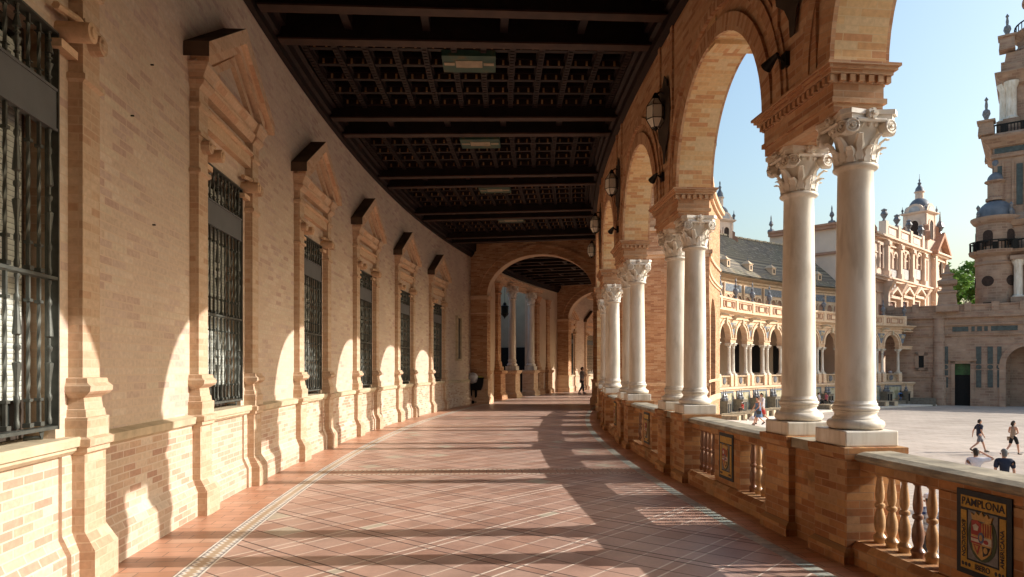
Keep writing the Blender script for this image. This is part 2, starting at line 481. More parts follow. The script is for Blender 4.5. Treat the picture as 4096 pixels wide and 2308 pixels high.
    c = t.mix(t.math('LESS_THAN', fr, .62), (.33,.2,.13), (.60,.57,.46)); t.col(c); out.append(t.m)
    return out
FLOORM = floor_mats()

def plaza_mat():
    t = NT('plaza_brick_paving', .8, 0, .25); v = t.objc()
    b = t.node('ShaderNodeTexBrick'); t.l.new(v, b.inputs['Vector'])
    for k, q in (('Scale',1.0),('Mortar Size',.035),('Mortar Smooth',.3),('Brick Width',1.6),('Row Height',.5)): b.inputs[k].default_value = q
    b.inputs['Color1'].default_value = (0,0,0,1); b.inputs['Color2'].default_value = (1,1,1,1)
    c = t.ramp(b.outputs['Color'], [(0,(.47,.395,.33)),(.5,(.50,.425,.355)),(1,(.53,.45,.38))])
    c = t.mix(t.math('MULTIPLY', b.outputs['Fac'], .75), c, (.36,.27,.21))
    c = t.mix(1.0, c, t.ramp(t.noise(v, .12, 5, .6), [(.3,(.80,.79,.78)),(.68,(1.08,1.08,1.07))]), 'MULTIPLY')
    c = t.mix(1.0, c, t.ramp(t.noise(v, .6, 5, .7), [(.34,(.84,.83,.82)),(.6,(1.04,)*3)]), 'MULTIPLY')
    t.col(c); t.bump(t.noise(v, 9, 3), .15, .01); return t.m
M_plaza = plaza_mat()

def roof_mat():
    t = NT('mossy_roof_tiles', .9, 0, .2); uv = t.uv(); s = t.sep(uv)
    b = t.node('ShaderNodeTexBrick'); t.l.new(uv, b.inputs['Vector'])
    for k, q in (('Scale',1.0),('Mortar Size',.03),('Mortar Smooth',.4),('Brick Width',.34),('Row Height',.42)): b.inputs[k].default_value = q
    b.inputs['Color1'].default_value = (0,0,0,1); b.inputs['Color2'].default_value = (1,1,1,1)
    c = t.ramp(b.outputs['Color'], [(0,(.15,.125,.10)),(.45,(.22,.185,.145)),(.8,(.28,.23,.165)),(1,(.36,.31,.24))])
    n = t.noise(uv, .35, 6, .7)
    c = t.mix(t.ramp(n, [(.42,(0,0,0)),(.6,(.75,)*3)]), c, (.25,.22,.145))
    n2 = t.noise(uv, .9, 5, .7)
    c = t.mix(t.ramp(n2, [(.56,(0,0,0)),(.66,(.6,)*3)]), c, (.42,.28,.13))
    c = t.mix(b.outputs['Fac'], c, (.09,.085,.08)); t.col(c)
    t.bump(t.math('ADD', t.math('SUBTRACT', b.outputs['Color'], b.outputs['Fac']), n2), .8, .05); return t.m
M_roof = roof_mat()

def azulejo(name, seed):
    """painted tile picture: sky over hills, blurred colour, divided into squares"""
    t = NT(name, .3, 0, .5); v = t.objc(); s = t.sep(v)
    n = t.noise(t.comb(t.math('ADD', s[0], seed*3.7), s[1], s[2]), 1.6, 4, .6)
    c = t.ramp(n, [(.25,(.28,.36,.45)),(.42,(.46,.44,.34)),(.5,(.55,.48,.33)),(.6,(.30,.27,.15)),(.75,(.44,.34,.18))])
    t.col(c); return t.m
AZ = [azulejo('painted_tiles_%s' % k, i) for i, k in enumerate(('blue','ochre','green'))]
# ================================================================= NEAR GALLERY
ZI0, ZI1 = 3.84, 4.245          # impost block
RAD = 1.44                      # arch radius
RI, RO = 75.92, 75.44           # inner / outer face of the arcade
TEND = 12.55                    # cross arch
TSTART = -12.0                  # gallery closed behind the viewer by an added, unseen light-blocking wall
THP = lambda k: TH0 + BAY*k     # pair centre
HW = .67                        # half window

# ---- floor of the gallery (one sheet, zones side by side)
def gallery_floor():
    m = MB()
    Z = [(75.2,76.16,1),(76.16,76.30,3),(76.30,81.16,0),(81.16,81.37,2),(81.37,82.3,1)]
    cuts = []
    for k in (-1,1,3):
        c = THP(k) + .34; h = degrees(.2/80); e = degrees(.06/80)
        cuts += [(c-h-e, c-h, 5), (c-h, c+h, 4), (c+h, c+h+e, 5)]
    for r0, r1, mt in Z:
        t = TSTART
        if mt == 0:
            for a, b, q in cuts:
                m.asheet(r0, r1, t, a, 0, 0); m.asheet(r0, r1, a, b, 0, q, 1); t = b
            m.asheet(r0, r1, t, 66, 0, 0)
        else:
            m.asheet(r0, r1, t, 66, 0, mt)
    m.asheet(82.3, 90, 13.0, 23.6, 0, 1)
    o = m.obj('gallery_floor', FLOORM, recalc=False)
    tag(o, None, None, kind='structure')
gallery_floor()

# ---- long back wall with its barred windows
def wall_prof(r=82.08):
    return [(r-.11,0),(r-.11,.27),(r-.045,.41),(r-.045,1.0),(r-.09,1.03),(r-.10,1.10),(r,1.125),(r,7.3),(r+.45,7.3),(r+.45,0)]

def window_meshes():
    W = {}
    # window: deep jambs, timber frame and dark panes (y=0 is ring radius 82)
    m = MB()
    m.box(-HW-.02,-HW,.13,.5,1.13,4.12,0); m.box(HW,HW+.02,.13,.5,1.13,4.12,0)
    m.box(-HW,HW,.34,.36,1.1,4.14,1)
    for x in (-HW+.05,-.0,HW-.05): m.box(x-.045,x+.045,.29,.338,1.12,4.12,2)
    for z in (1.16,2.0,3.1,4.08): m.box(-HW,HW,.295,.335,z-.04,z+.04,2)
    W['window'] = m.mesh('window', [M_pil, M_glass, M_frame], 'box')
    m = MB(); m.box(-HW+.10,HW-.10,.255,.27,1.42,3.95); W['blind'] = m.mesh('blind', M_blind, 'box')
    # wrought iron grille
    m = MB(); yb = .085
    n = 10; xs = [-.60 + 1.2*i/(n-1) for i in range(n)]
    def turned(x, z0, z1, big=True):
        L = z1-z0
        pr = [(.02,0),(.032,.01),(.032,.04),(.022,.06),(.022,.16),(.034,.175),(.034,.2),(.02,.22),(.024,.30),(.048,.41),(.05,.425),(.022,.435),(.02,.5),(.038,.515),(.04,.535),(.02,.55),(.022,.60),(.05,.612),(.048,.63),(.026,.78),(.02,.82),(.034,.835),(.034,.86),(.02,.875),(.02,.97),(.03,.98),(.03,1)]
        m.lathe(x, yb, [(r*.58, z0+L*f) for r, f in pr], 10)
    def twist(x, z0, z1):
        L = z1-z0; h = .017
        m.box(x-.025,x+.025,yb-.025,yb+.025,z0,z0+.03)
        m.box(x-.011,x+.011,yb-.011,yb+.011,z0+.03,z0+.17*L); m.box(x-.021,x+.021,yb-.021,yb+.021,z0+.17*L,z0+.19*L)
        m.box(x-.011,x+.011,yb-.011,yb+.011,z0+.85*L,z1); m.box(x-.021,x+.021,yb-.021,yb+.021,z0+.83*L,z0+.85*L)
        a, b = z0+.19*L, z0+.83*L; seg = 26; pts = []; fs = []
        for i in range(seg+1):
            an = i/seg*(b-a)/.30*pi*2/2.0
            for k in range(4):
                q = an + pi/4 + k*pi/2; pts.append((x + .0135*cos(q), yb + .0135*sin(q), a+(b-a)*i/seg))
        for i in range(seg):
            for k in range(4): fs.append((4*i+k, 4*i+(k+1)%4, 4*i+4+(k+1)%4, 4*i+4+k))
        m.add(pts, fs)
    for (a, b) in ((1.24,2.28),(2.32,3.38),(3.68,4.08)):
        for i, x in enumerate(xs):
            (turned if (n-1-i) % 3 == 0 else twist)(x, a, b)
    for z in (1.215,2.3): m.box(-.65,.65,yb-.035,yb+.035,z-.012,z+.012)
    m.box(-.665,-.65,.045,.14,1.2,4.1); m.box(.65,.665,.045,.14,1.2,4.1); m.box(-.65,.65,.045,.14,4.085,4.1)
    for x in (-.5,.5): m.tube([(x,yb,1.2),(x,yb,1.155),(x,.2,1.15)], .018)
    W['grille'] = m.mesh('grille', M_iron, 'box', smooth=35)
    m = MB(); m.box(-.65,.65,.06,.12,3.385,3.675); m.box(-.65,.65,.05,.055+.01,3.375,3.395); m.box(-.65,.65,.05,.065,3.665,3.685)
    W['transom_panel'] = m.mesh('transom_panel', M_panel, 'box')
    # sill and dado panel under it
    m = MB(); m.stack([(1.0,-.86,.86,.02,.5),(1.03,-.88,.88,-.015,.5),(1.055,-.88,.88,-.015,.5),(1.06,-.9,.9,-.04,.5),(1.115,-.9,.9,-.045,.5),(1.13,-.9,.9,-.03,.5)])
    W['sill'] = m.mesh('sill', M_stone, 'box')
    # pilaster, drawn for the left hand side; scroll bracket on its inner edge
    def pil():
        m = MB(); b = .1
        L = [(0,.20,-.145),(.27,.20,-.145),(.41,.175,-.06),(.99,.175,-.06),(1.01,.19,-.085),(1.05,.19,-.085),(1.055,.205,-.11),(1.11,.205,-.115),(1.125,.185,-.08),
             (1.27,.185,-.085),(1.275,.165,-.065),(1.33,.16,-.06),(1.335,.15,-.05),(1.42,.145,-.04),(1.45,.18,-.085),(1.47,.19,-.105),(1.51,.19,-.11),(1.535,.175,-.08),(1.57,.17,-.075),(1.575,.14,-.03),
             (3.82,.14,-.03),(3.84,.165,-.06),(3.88,.165,-.06),(3.90,.135,-.03),(4.55,.135,-.03),(4.57,.16,-.055),(4.62,.165,-.06),(4.63,.135,-.035),(4.78,.135,-.035),(4.84,.16,-.09),(4.87,.17,-.10),(4.90,.165,-.09),(4.98,.18,-.12),(5.02,.2,-.15),(5.06,.2,-.15)]
        m.stack([(z,-w,w,y,b) for z, w, y in L], 0)
        # round boss and ring
        m.tube([(0,0,4.16),(0,-.12,4.16)], [.085,.075], 14); m.tube([(0,-.12,4.16),(0,-.135,4.16)], [.05,.04], 12)
        m.box(-.155,.155,-.055,.05,4.26,4.30)
        return m
    W['pilaster'] = pil().mesh('pilaster', M_pil, 'box')
    m = MB(); m.tube([(0,.08,0),(0,-.16,0)], .075, 14); m.tube([(0,-.16,0),(0,-.175,0)], [.045,.04], 12); m.box(-.12,.12,.0,.1,-.16,-.10); m.tube([(-.2,0,.1),(.1,-.02,.13)], .03)
    W['scroll'] = m.mesh('scroll', M_trim, 'box', smooth=40)
    # entablature and pediment
    m = MB(); f = .1
    m.box(-HW-.02,HW+.02,.085,f,4.12,4.2,2)
    m.box(-.84,.84,-.01,f,4.44,4.60,0); m.stack([(4.60,-.84,.84,-.02,f),(4.62,-.84,.84,-.05,f),(4.65,-.84,.84,-.05,f),(4.66,-.84,.84,-.01,f)],0)
    m.stack([(4.80,-.84,.84,-.02,f),(4.86,-.84,.84,-.07,f),(4.90,-.84,.84,-.08,f),(4.93,-.84,.84,-.05,f),(5.02,-.84,.84,-.11,f),(5.05,-.84,.84,-.12,f)],0)
    X, A, B = 1.31, 5.06, 5.98
    m.prism([(-1.2,5.05),(1.2,5.05),(0,5.9)], .0, f, 2)                         # tympanum
    th = .15
    for sgn in (-1,1):
        def rake(x0, z0, x1, z1, t, y0, mt):
            poly = [(sgn*x0,z0),(sgn*x1,z1),(sgn*x1,z1+t*1.2),(sgn*x0,z0+t)]
            m.prism(poly, y0, f, 0, mt)
        rake(X,A,0,B-.18,.16,-.21,[0,0,1,1])
        rake(X-.22,A-.02,0,B-.30,.13,-.13,[0]*4)
        rake(X-.50,A-.02,0,B-.47,.10,-.06,[0]*4)
    W['pediment'] = m.mesh('pediment', [M_trim, M_dirty, M_wall], 'box')
    return W
WM_ = window_meshes()

def add_window(parent, t, name='window', r=82.0, label=None):
    w = link('window', WM_['window'], parent, parent.matrix_basis.inverted() @ FR(r, t))
    if label: w['label'] = label
    for k in ('blind','grille','transom_panel','sill','pediment'): link(k, WM_[k], w, I4)
    for sx in (-1,1):
        link('pilaster', WM_['pilaster'], w, T(sx*.985,0,0))
        link('scroll', WM_['scroll'], w, T(sx*.72,.0,4.14))
    return w

def back_wall(name, label, t_first, t_last, wins, r=82.08):
    e = thing(name, label, 'wall', Matrix.Translation(P(r, t_first)))
    m = MB(); g = degrees(HW/82.0); t = t_first
    hi = [(r,4.12),(r,7.3),(r+.45,7.3),(r+.45,4.12)]
    lo = [(r-.08,0),(r-.08,.25),(r-.02,.38),(r-.02,1.02),(r+.45,1.02),(r+.45,0)]
    for w in wins:
        m.sweep(wall_prof(r), t, w-g); m.sweep(hi, w-g, w+g, 3); m.sweep(lo, w-g, w+g, 3); t = w+g
    m.sweep(wall_prof(r), t, t_last)
    # brick face in two clays: dado below 1.12 m, buff above
    for i, f in enumerate(m.f):
        zc = sum(m.v[j][2] for j in f)/len(f)
        if max(m.v[j][2] for j in f) <= 1.025 : m.mi[i] = 1
        elif max(m.v[j][2] for j in f) <= 1.13: m.mi[i] = 2
    m.obj('brick_face', [M_wall, M_dado, M_stone], e)
    for w in wins: add_window(e, w)
    return e
wins1 = [W0 + WB*k for k in range(-2,5)]
gw = back_wall('gallery_wall', 'long curving buff brick wall of the near gallery with a row of barred pedimented windows', TSTART, TEND, wins1)
m = MB(); m.abox(75.3, 82.1, TSTART-.3, TSTART, 0, 7.4); m.obj('light_block_wall', M_arc, gw)  # added unseen wall, stops light coming from behind the viewer
# small stone framed niche near the far end
m = MB(); 
for a in (-.34,.26): m.box(a,a+.08,-.03,.1,2.0,3.87)
m.box(-.34,.34,-.03,.1,3.79,3.87); m.box(-.36,.36,-.05,.1,1.95,2.03)
m.box(-.26,.26,.05,.09,2.03,3.79,1)
nt = 11.05
link('niche', m.mesh('niche', [M_stone, M_frame], 'box'), gw, gw.matrix_basis.inverted() @ FR(82.0, nt))
# iron pegs left in the brick
m = MB()
for t, z in ((-5.55,3.95),(-5.25,4.6),(-5.22,3.05)):
    m = MB(); m.tube([P(82.1,t,z),P(82.05,t,z)], .008); m.obj('iron_peg', M_iron2, gw)

# ---- columns
def column_meshes():
    W = {}
    # local: origin at plinth underside centre (z = .979 in the ring)
    m = MB(); m.box(-.24,.24,-.24,.24,0,.135); W['plinth'] = m.mesh('plinth', M_marble, 'box')
    m = MB()
    pr = [(.215,.137)]
    for i in range(9):
        a = -pi/2 + pi*i/8; pr.append((.192+.042*cos(a), .18+.043*sin(a)))
    pr += [(.19,.226),(.19,.236),(.176,.246),(.170,.262),(.173,.278),(.184,.287),(.184,.295)]
    for i in range(7):
        a = -pi/2 + pi*i/6; pr.append((.172+.022*cos(a), .318+.022*sin(a)))
    pr += [(.178,.343),(.178,.358),(.170,.366),(.166,.385)]
    W['base'] = MB().lathe(0,0,pr,32).mesh('base', M_marble, 'box', smooth=40)
    pr = [(.164,.38)] + [(.164 - .020*(i/10)**1.6, .38 + 2.0*i/10) for i in range(1,11)] + [(.152,2.392),(.17,2.40)]
    for i in range(6):
        a = -pi/2 + pi*i/5; pr.append((.165+.02*cos(a), 2.42+.02*sin(a)))
    pr += [(.15,2.445)]
    W['column'] = MB().lathe(0,0,pr,32).mesh('column', M_marble, 'box', smooth=40)
    # composite capital
    m = MB(); z0 = 2.44; H = .425
    m.lathe(0,0,[(.150,z0),(.152,z0+.12),(.165,z0+.22),(.195,z0+.30),(.215,z0+.335)],24)
    def leaf(a, zb, h, w, out):
        n = 6; pts = []; fs = []
        for i in range(n+1):
            f = i/n; z = zb + h*(f if f < .82 else .82+ (f-.82)*.2 - (f-.82)**2*2.5)
            rr = .150 + .01 + out*f*f + (.03 if f > .8 else 0)
            ww = w*(1-.55*f**2)*(1+.25*sin(f*pi*4.5))
            for j, q in enumerate((-1,-.45,0,.45,1)):
                aa = a + q*ww/(rr); d = rr + (.012 if j == 2 else (.016 if j in (1,3) else -.006))
                pts.append((d*cos(aa), d*sin(aa), z))
        for i in range(n):
            for j in range(4): fs.append((5*i+j,5*i+j+1,5*i+6+j,5*i+5+j))
        m.add(pts, fs)
    for i in range(8): leaf(pi/4*i, z0+.005, .15, .055, .045)
    for i in range(8): leaf(pi/4*(i+.5), z0+.02, .25, .05, .07)
    # echinus ring with eggs
    for i in range(20):
        a = 2*pi*i/20; m.lathe(.205*cos(a), .205*sin(a), [(.004,z0+.285),(.018,z0+.30),(.02,z0+.32),(.012,z0+.335)], 6)
    # volutes: on every face, at both corners
    def volute(cx, cy, cz, ax):
        ax = Vector(ax).normalized(); c = Vector((cx,cy,cz))
        m.tube([c-ax*.05, c+ax*.02], .064, 18)
        for rr, h in ((.053,.034),(.029,.036)):
            k = 18; pts = []
            for i in range(k+1):
                q = 2*pi*i/k*(1.0); u = ax.cross(Vector((0,0,1))).normalized()
                pts.append(c + ax*.022 + (u*cos(q) + Vector((0,0,1))*sin(q))*rr)
            m.tube(pts, .0105, 5)
        m.tube([c, c+ax*.045], [.02,.012], 8)
    for i in range(4):
        a = pi/2*i; n = Vector((cos(a),sin(a),0)); u = Vector((-sin(a),cos(a),0))
        for sgn in (-1,1):
            p = n*.212 + u*sgn*.168
            volute(p.x,p.y,z0+.285,n + u*sgn*.28)
        p0 = n*.235 - u*.13 + Vector((0,0,z0+.335)); p1 = n*.235 + u*.13 + Vector((0,0,z0+.335))
        m.tube([p0,p1], .018, 6)
        for q in range(5):                                                # flower at the middle of the abacus
            b = 2*pi*q/5; p = n*.262 + (u*cos(b) + Vector((0,0,1))*sin(b))*.03 + Vector((0,0,z0+.385)); m.tube([p-n*.03,p], [.028,.018], 7)
        p = n*.25 + Vector((0,0,z0+.385)); m.tube([p, p+n*.035], [.03,.015], 8)
    # abacus with hollow sides
    poly = []
    for i in range(4):
        a = pi/2*i - pi/4
        for q in (-.14,.14): poly.append((.325*cos(a+q), .325*sin(a+q)))
        for f in (.25,.5,.75):
            b = a + .14 + (pi/2-.28)*f; d = .325*cos(pi/4-.14)/cos(b-(a+pi/4)) - .035*sin(pi*f); poly.append((d*cos(b), d*sin(b)))
    m.zprism([(x*.93,y*.93) for x,y in poly], z0+.345, z0+.385); m.zprism([(x,y) for x,y in poly], z0+.385, z0+H)
    W['capital'] = m.mesh('capital', M_capm, 'box', smooth=38)
    return W
CM = column_meshes()

def add_column(parent, r, t, z=.979, label=None, sc=1.0):
    inv = parent.matrix_basis.inverted()
    c = link('column', CM['column'], parent, inv @ FR(r, t, z) @ Matrix.Scale(sc, 4))
    if label: c['label'] = label
    b = link('plinth', CM['plinth'], c, I4); bevel(b, .012)
    link('base', CM['base'], c, I4); link('capital', CM['capital'], c, I4)
    return c

# ---- arcade
def arcade():
    e = thing('arcade', 'near brick arcade of round arches on paired white marble columns beside the plaza', 'arcade', Matrix.Translation(P(RC, THP(0))))
    gh = degrees(.695/RC)                        # half length of impost block
    for k in range(-1,6):
        t = THP(k); end = (k == 5)
        t1 = TEND if end else t+gh
        # pedestals under the columns
        if not end:
            m = MB()
            for s_ in (-1,1):
                tc = t + s_*HS;                 L = [(0,.285,-.29,.28),(.10,.285,-.29,.28),(.14,.25,-.25,.235),(.86,.25,-.25,.235),(.88,.275,-.28,.265),(.905,.285,-.29,.275),(.93,.29,-.295,.28),(.975,.29,-.295,.28),(.98,.28,-.28,.27)]
                b = MB(); b.stack([(z,-w,w,y0,y1) for z,w,y0,y1 in L])
                M = FR(RC, tc); m.add([M @ Vector(v) for v in b.v], b.f)
            m.abox(75.45,75.80,t-HS,t+HS,0,.88,0,1); m.abox(75.40,75.86,t-HS,t+HS,.88,.972,1,1)
            pe = m.obj('pedestal', [M_bal, M_capst], e)
            for s_ in (-1,1): add_column(e, RC, t+s_*HS)
        else:
            m = MB(); m.abox(75.36,75.98,t-gh*.9,TEND-.02,0,ZI0); m.abox(75.3,76.04,t-gh*.95,TEND-.02,0,.3); m.abox(75.3,76.04,t-gh*.95,TEND-.02,.95,1.08)
            m.obj('pier', M_arcin, e)
        # impost block with dentils
        m = MB(); g = gh
        def ib(z0, z1, p):
            q = degrees(p/RC); m.abox(RO-p+.03, RI+p-.0, t-g-q+degrees(.06/RC), (t1 + q-degrees(.06/RC)) if not end else TEND-.02, z0, z1, 0, 2)
        ib(ZI0, 3.92, .0); ib(3.92,3.965,.025); ib(3.965,4.09,.005)
        ib(4.09,4.155,.02)
        q = degrees(.02/RC)
        d = degrees(.085/RC); tt = t-g+degrees(.02/RC)
        while tt < t1-.02 and not end:
            m.abox(RI+.02,RI+.052,tt,tt+d*.55,4.095,4.15,0,1); m.abox(RO-.022,RO+.02,tt,tt+d*.55,4.095,4.15,0,1); tt += d
        for rr in [RO+.06+.085*i for i in range(5)]:
            for tt, sg in ((t-g,-1),(t1,1)):
                if end and sg > 0: continue
                a = tt + sg*degrees(-.05/RC); m.abox(rr, rr+.047, min(a,a+sg*degrees(.045/RC)), max(a,a+sg*degrees(.045/RC)), 4.095,4.15,0,1)
        ib(4.155,4.19,.06); ib(4.19,4.22,.085); ib(4.22,ZI1,.105)
        m.obj('impost', M_arcin if False else M_arc, e)
    for k in range(-2,5):
        tc = THP(k) + BAY/2; ta, tb = THP(k), THP(k+1)
        if k == -2: continue
        if k == 4: tb = TEND-.02
        m = MB(); m.archwall(RO, RI, tc, ta, tb, ZI1+.001, RAD, 7.35, 28, 0, 1)
        o = m.obj('arch', [M_arc, M_arcin], e, recalc=False)
        for (ra, rb, d) in ((RAD+.002, RAD+.20, .035), (RAD+.34, RAD+.44, .045), (RAD+.44, RAD+.50, .02)):
            m = MB(); m.archring(RI-.005, RI+d, tc, ZI1+.002, ra, rb, 30, 0)
            m.archring(RO+.005, RO-d, tc, ZI1+.002, ra, rb, 30, 0)
            m.obj('archivolt', M_arc, o, recalc=False)
        m = MB(); m.abox(RO-.1,RI+.02,tc-degrees(.12/RC),tc+degrees(.12/RC),ZI1+RAD-.06,ZI1+RAD+.3,0,1); 
        if k in (0,): m.obj('keystone', M_arcin, o)
    m = MB(); m.abox(75.36,75.98,TSTART,THP(-1)-gh,0,ZI1); m.abox(RO,RI,TSTART,THP(-1),ZI1,7.35); m.obj('pier', M_arc, e)  # unseen bay filled solid to keep light out behind the viewer
    # pilaster strips between the arches on the gallery side, cornice outside
    for k in range(-1,5):
        m = MB(); t = THP(k); q = degrees(.3/RC)
        m.abox(RI+.0,RI+.03,t-q*1.35,t-q,ZI1,6.9,0,1); m.abox(RI,RI+.03,t+q,t+q*1.35,ZI1,6.9,0,1); m.abox(RO-.03,RO,t-q,t+q,ZI1,6.9,0,1)
        m.obj('pilaster_strip', M_arc, e)
    m = MB(); m.sweep([(RO,6.5),(RO-.1,6.6),(RO-.15,6.75),(RO-.35,6.9),(RO-.35,7.0),(RO,7.05)], TSTART, TEND); m.obj('cornice', M_far, e)
    return e
AR = arcade()

# ---- balustrade bays
def baluster_mesh():
    pr = [(.05,0),(.05,.022),(.056,.03),(.058,.05),(.045,.066),(.034,.08),(.034,.09),(.044,.12),(.050,.165),(.046,.22),(.030,.275),(.027,.288),(.042,.298),(.046,.312),(.042,.326),(.027,.336),(.038,.37),(.041,.405),(.036,.46),(.025,.535),(.025,.55),(.038,.56),(.038,.59)]
    return MB().lathe(0,0,[(r*.9,z) for r,z in pr],18).mesh('baluster', M_balu, 'box', smooth=35)
BALM = baluster_mesh()
RB = 75.62
def balustrade(k, label):
    tc = THP(k) + BAY/2; ta, tb = THP(k)+HS+degrees(.25/RC), THP(k+1)-HS-degrees(.25/RC)
    e = thing('balustrade', label, 'balustrade', FR(RB, tc), group='balustrade bays between the column pairs')
    m = MB(); m.sweep([(RB-.2,0),(RB+.2,0),(RB+.2,.15),(RB+.16,.19),(RB-.16,.19),(RB-.2,.15)], ta, tb); m.obj('base_course', M_bal, e)
    m = MB(); m.sweep([(RB-.14,.775),(RB+.11,.775),(RB+.13,.80),(RB+.13,.86),(RB-.14,.86)], ta, tb, 6, 0)
    m.sweep([(RB-.19,.861),(RB+.15,.861),(RB+.19,.88),(RB+.2,.90),(RB+.185,.925),(RB+.12,.945),(RB-.12,.95),(RB-.19,.93)], ta, tb, 6, 1)
    m.obj('rail', [M_bal, M_capst], e)
    g = degrees(.41/RB)
    m = MB(); m.abox(RB-.13,RB+.13,tc-g,tc+g,.18,.78,0,2)
    m.obj('panel', M_bal, e)
    n = 6
    for a, b in ((ta, tc-g),(tc+g, tb)):
        for i in range(n-1+1):
            t = a + (b-a)*(i+.5)/n
            link('baluster', BALM, e, e.matrix_basis.inverted() @ FR(RB+.0, t, .19))
    return e, tc
# ---- tile plaques on the balustrade
def plaque_mats():
    d = {}
    for n, c, r in (('plaque_navy',(.018,.022,.03),.3),('plaque_yellow',(.46,.27,.045),.3),('plaque_grey',(.2,.19,.19),.3),('plaque_green',(.06,.075,.04),.3),
                    ('plaque_red',(.34,.05,.045),.3),('plaque_gold',(.50,.30,.10),.3),('plaque_white',(.55,.50,.44),.3),('plaque_blue',(.10,.12,.22),.3),('plaque_ink',(.035,.03,.04),.35)):
        d[n[7:]] = plain(n, c, r+.25, 0, .22, 30, .25)
    return d
PQ = plaque_mats()
def textmesh(txt, size):
    cu = bpy.data.curves.new('t', 'FONT'); cu.body = txt; cu.size = size; cu.align_x = 'CENTER'; cu.align_y = 'CENTER'; cu.extrude = .0012; cu.offset = size*.012
    o = bpy.data.objects.new('t', cu); COL.objects.link(o)
    dg = bpy.context.evaluated_depsgraph_get(); dg.update()
    me = bpy.data.meshes.new_from_object(o.evaluated_get(dg)); bpy.data.objects.remove(o); bpy.data.curves.remove(cu)
    return me
def plaque(e, words=None):
    """flat tile picture; u to the right as seen from the gallery, w up"""
    B = Matrix(((-1,0,0,0),(0,0,1,.13),(0,1,0,.545),(0,0,0,1)))
    def plate(m, poly, n0, n1, mi):
        k = len(poly)
        m.add([(u,w,n0) for u,w in poly]+[(u,w,n1) for u,w in poly],
              [tuple(range(k, 2*k))] + [(i,(i+1)%k,k+(i+1)%k,k+i) for i in range(k)], mi)
    def rect(m,u0,u1,w0,w1,n,mi): plate(m,[(u0,w0),(u1,w0),(u1,w1),(u0,w1)],0,n,mi)
    def ell(cx,cy,a,b,n=28): return [(cx+a*cos(2*pi*i/n), cy+b*sin(2*pi*i/n)) for i in range(n)]
    m = MB(); L = ['navy','yellow','grey','green','red','gold','white','blue','ink']
    mats = [PQ[k] for k in L]
    rect(m,-.225,.225,-.285,.285,.012,0)
    rect(m,-.185,.185,.165,.245,.015,1); rect(m,-.185,-.135,-.235,.145,.015,1); rect(m,.135,.185,-.235,.145,.015,1); rect(m,-.185,.185,-.245,-.185,.0155,1)
    rect(m,-.122,.122,-.172,.152,.015,2)
    plate(m, ell(0,-.01,.118,.158), .0, .018, 3); plate(m, ell(0,-.01,.092,.132), .0, .020, 2)
    sh = [(-.082,.09),(-.04,.10),(0,.085),(.04,.10),(.082,.09),(.085,-.04),(.07,-.10),(.035,-.135),(0,-.155),(-.035,-.135),(-.07,-.10),(-.085,-.04)]
    plate(m, sh, 0, .023, 5)
    plate(m, [(-.082,.09),(-.04,.10),(0,.085),(0,.0),(-.084,.0)], 0, .025, 4); plate(m, [(-.07,.06),(-.045,.075),(-.02,.06),(-.03,.03),(-.06,.03)], 0, .0265, 6)
    for i in range(4): rect(m, .012+.019*i, .020+.019*i, .004, .088, .0255, 4)
    rect(m,-.085,.0,-.048,-.012,.0255,6); rect(m,-.085,.0,-.024,-.014,.0265,4); rect(m,-.085,.0,-.056,-.044,.0265,4)
    rect(m,.004,.083,-.05,-.004,.0255,6); plate(m, ell(.04,-.03,.02,.014), 0, .0268, 4)
    plate(m, [(-.066,-.062),(-.008,-.062),(-.03,-.125)], 0, .0255, 4); plate(m, [(-.052,-.068),(-.022,-.068),(-.032,-.10)], 0, .0268, 5)
    plate(m, [(.008,-.062),(.072,-.062),(.05,-.11),(.015,-.13)], 0, .0255, 8); plate(m, ell(.036,-.085,.016,.02), 0, .0268, 5)
    plate(m, ell(0,-.01,.024,.036), 0, .028, 7); plate(m, ell(0,-.01,.012,.02), 0, .0292, 5)
    cr = [(-.075,.098),(.075,.098),(.09,.14),(.06,.128),(.045,.152),(.02,.132),(0,.16),(-.02,.132),(-.045,.152),(-.06,.128),(-.09,.14)]
    plate(m, cr, 0, .0245, 5)
    for sx in (-1,1):
        for i in range(3): plate(m, ell(sx*(.165-.028*i),-.215,.011,.014,10), 0, .0175, 8)
    me = m.mesh('plaque', mats, 'box')
    pl = link('plaque', me, e, B)
    if words:
        pl['label'] = 'yellow and navy tile plaque reading ' + words[0]
        top, left, right, bot = words
        spec = [(top,.068,0,.205,0,1.0,1.05),(left,.043,-.16,-.045,-pi/2,1.0,1.0),(right,.043,.16,-.045,pi/2,1.0,1.0),(bot,.052,.0,-.215,0,.9,1.0)]
        for w, s, u, v, rot, sx, sy in spec:
            t = textmesh(w, s); t.materials.clear(); t.materials.append(PQ['ink'])
            link('lettering', t, pl, Matrix.Translation((u,v,.0172)) @ Matrix.Rotation(rot,4,'Z') @ Matrix.Diagonal((sx,sy,1,1)))
    return pl
BLAB = {-1:'nearest brick balustrade bay, with tan balusters and a tile plaque reading PAMPLONA', 0:'second brick balustrade bay from the viewer, between the two nearest marble column pairs',
        1:'third brick balustrade bay, just beyond the second column pair', 2:'fourth brick balustrade bay, small beside the far column pairs', 3:'fifth brick balustrade bay, a thin sliver far down the gallery', 4:'last brick balustrade bay, against the brick end pier'}
for k in range(-1,5):
    e, tc = balustrade(k, BLAB[k])
    if k == -1: plaque(e, ('PAMPLONA','EXPOSICION','AMERICANA','IBERO'))
    else: plaque(e)

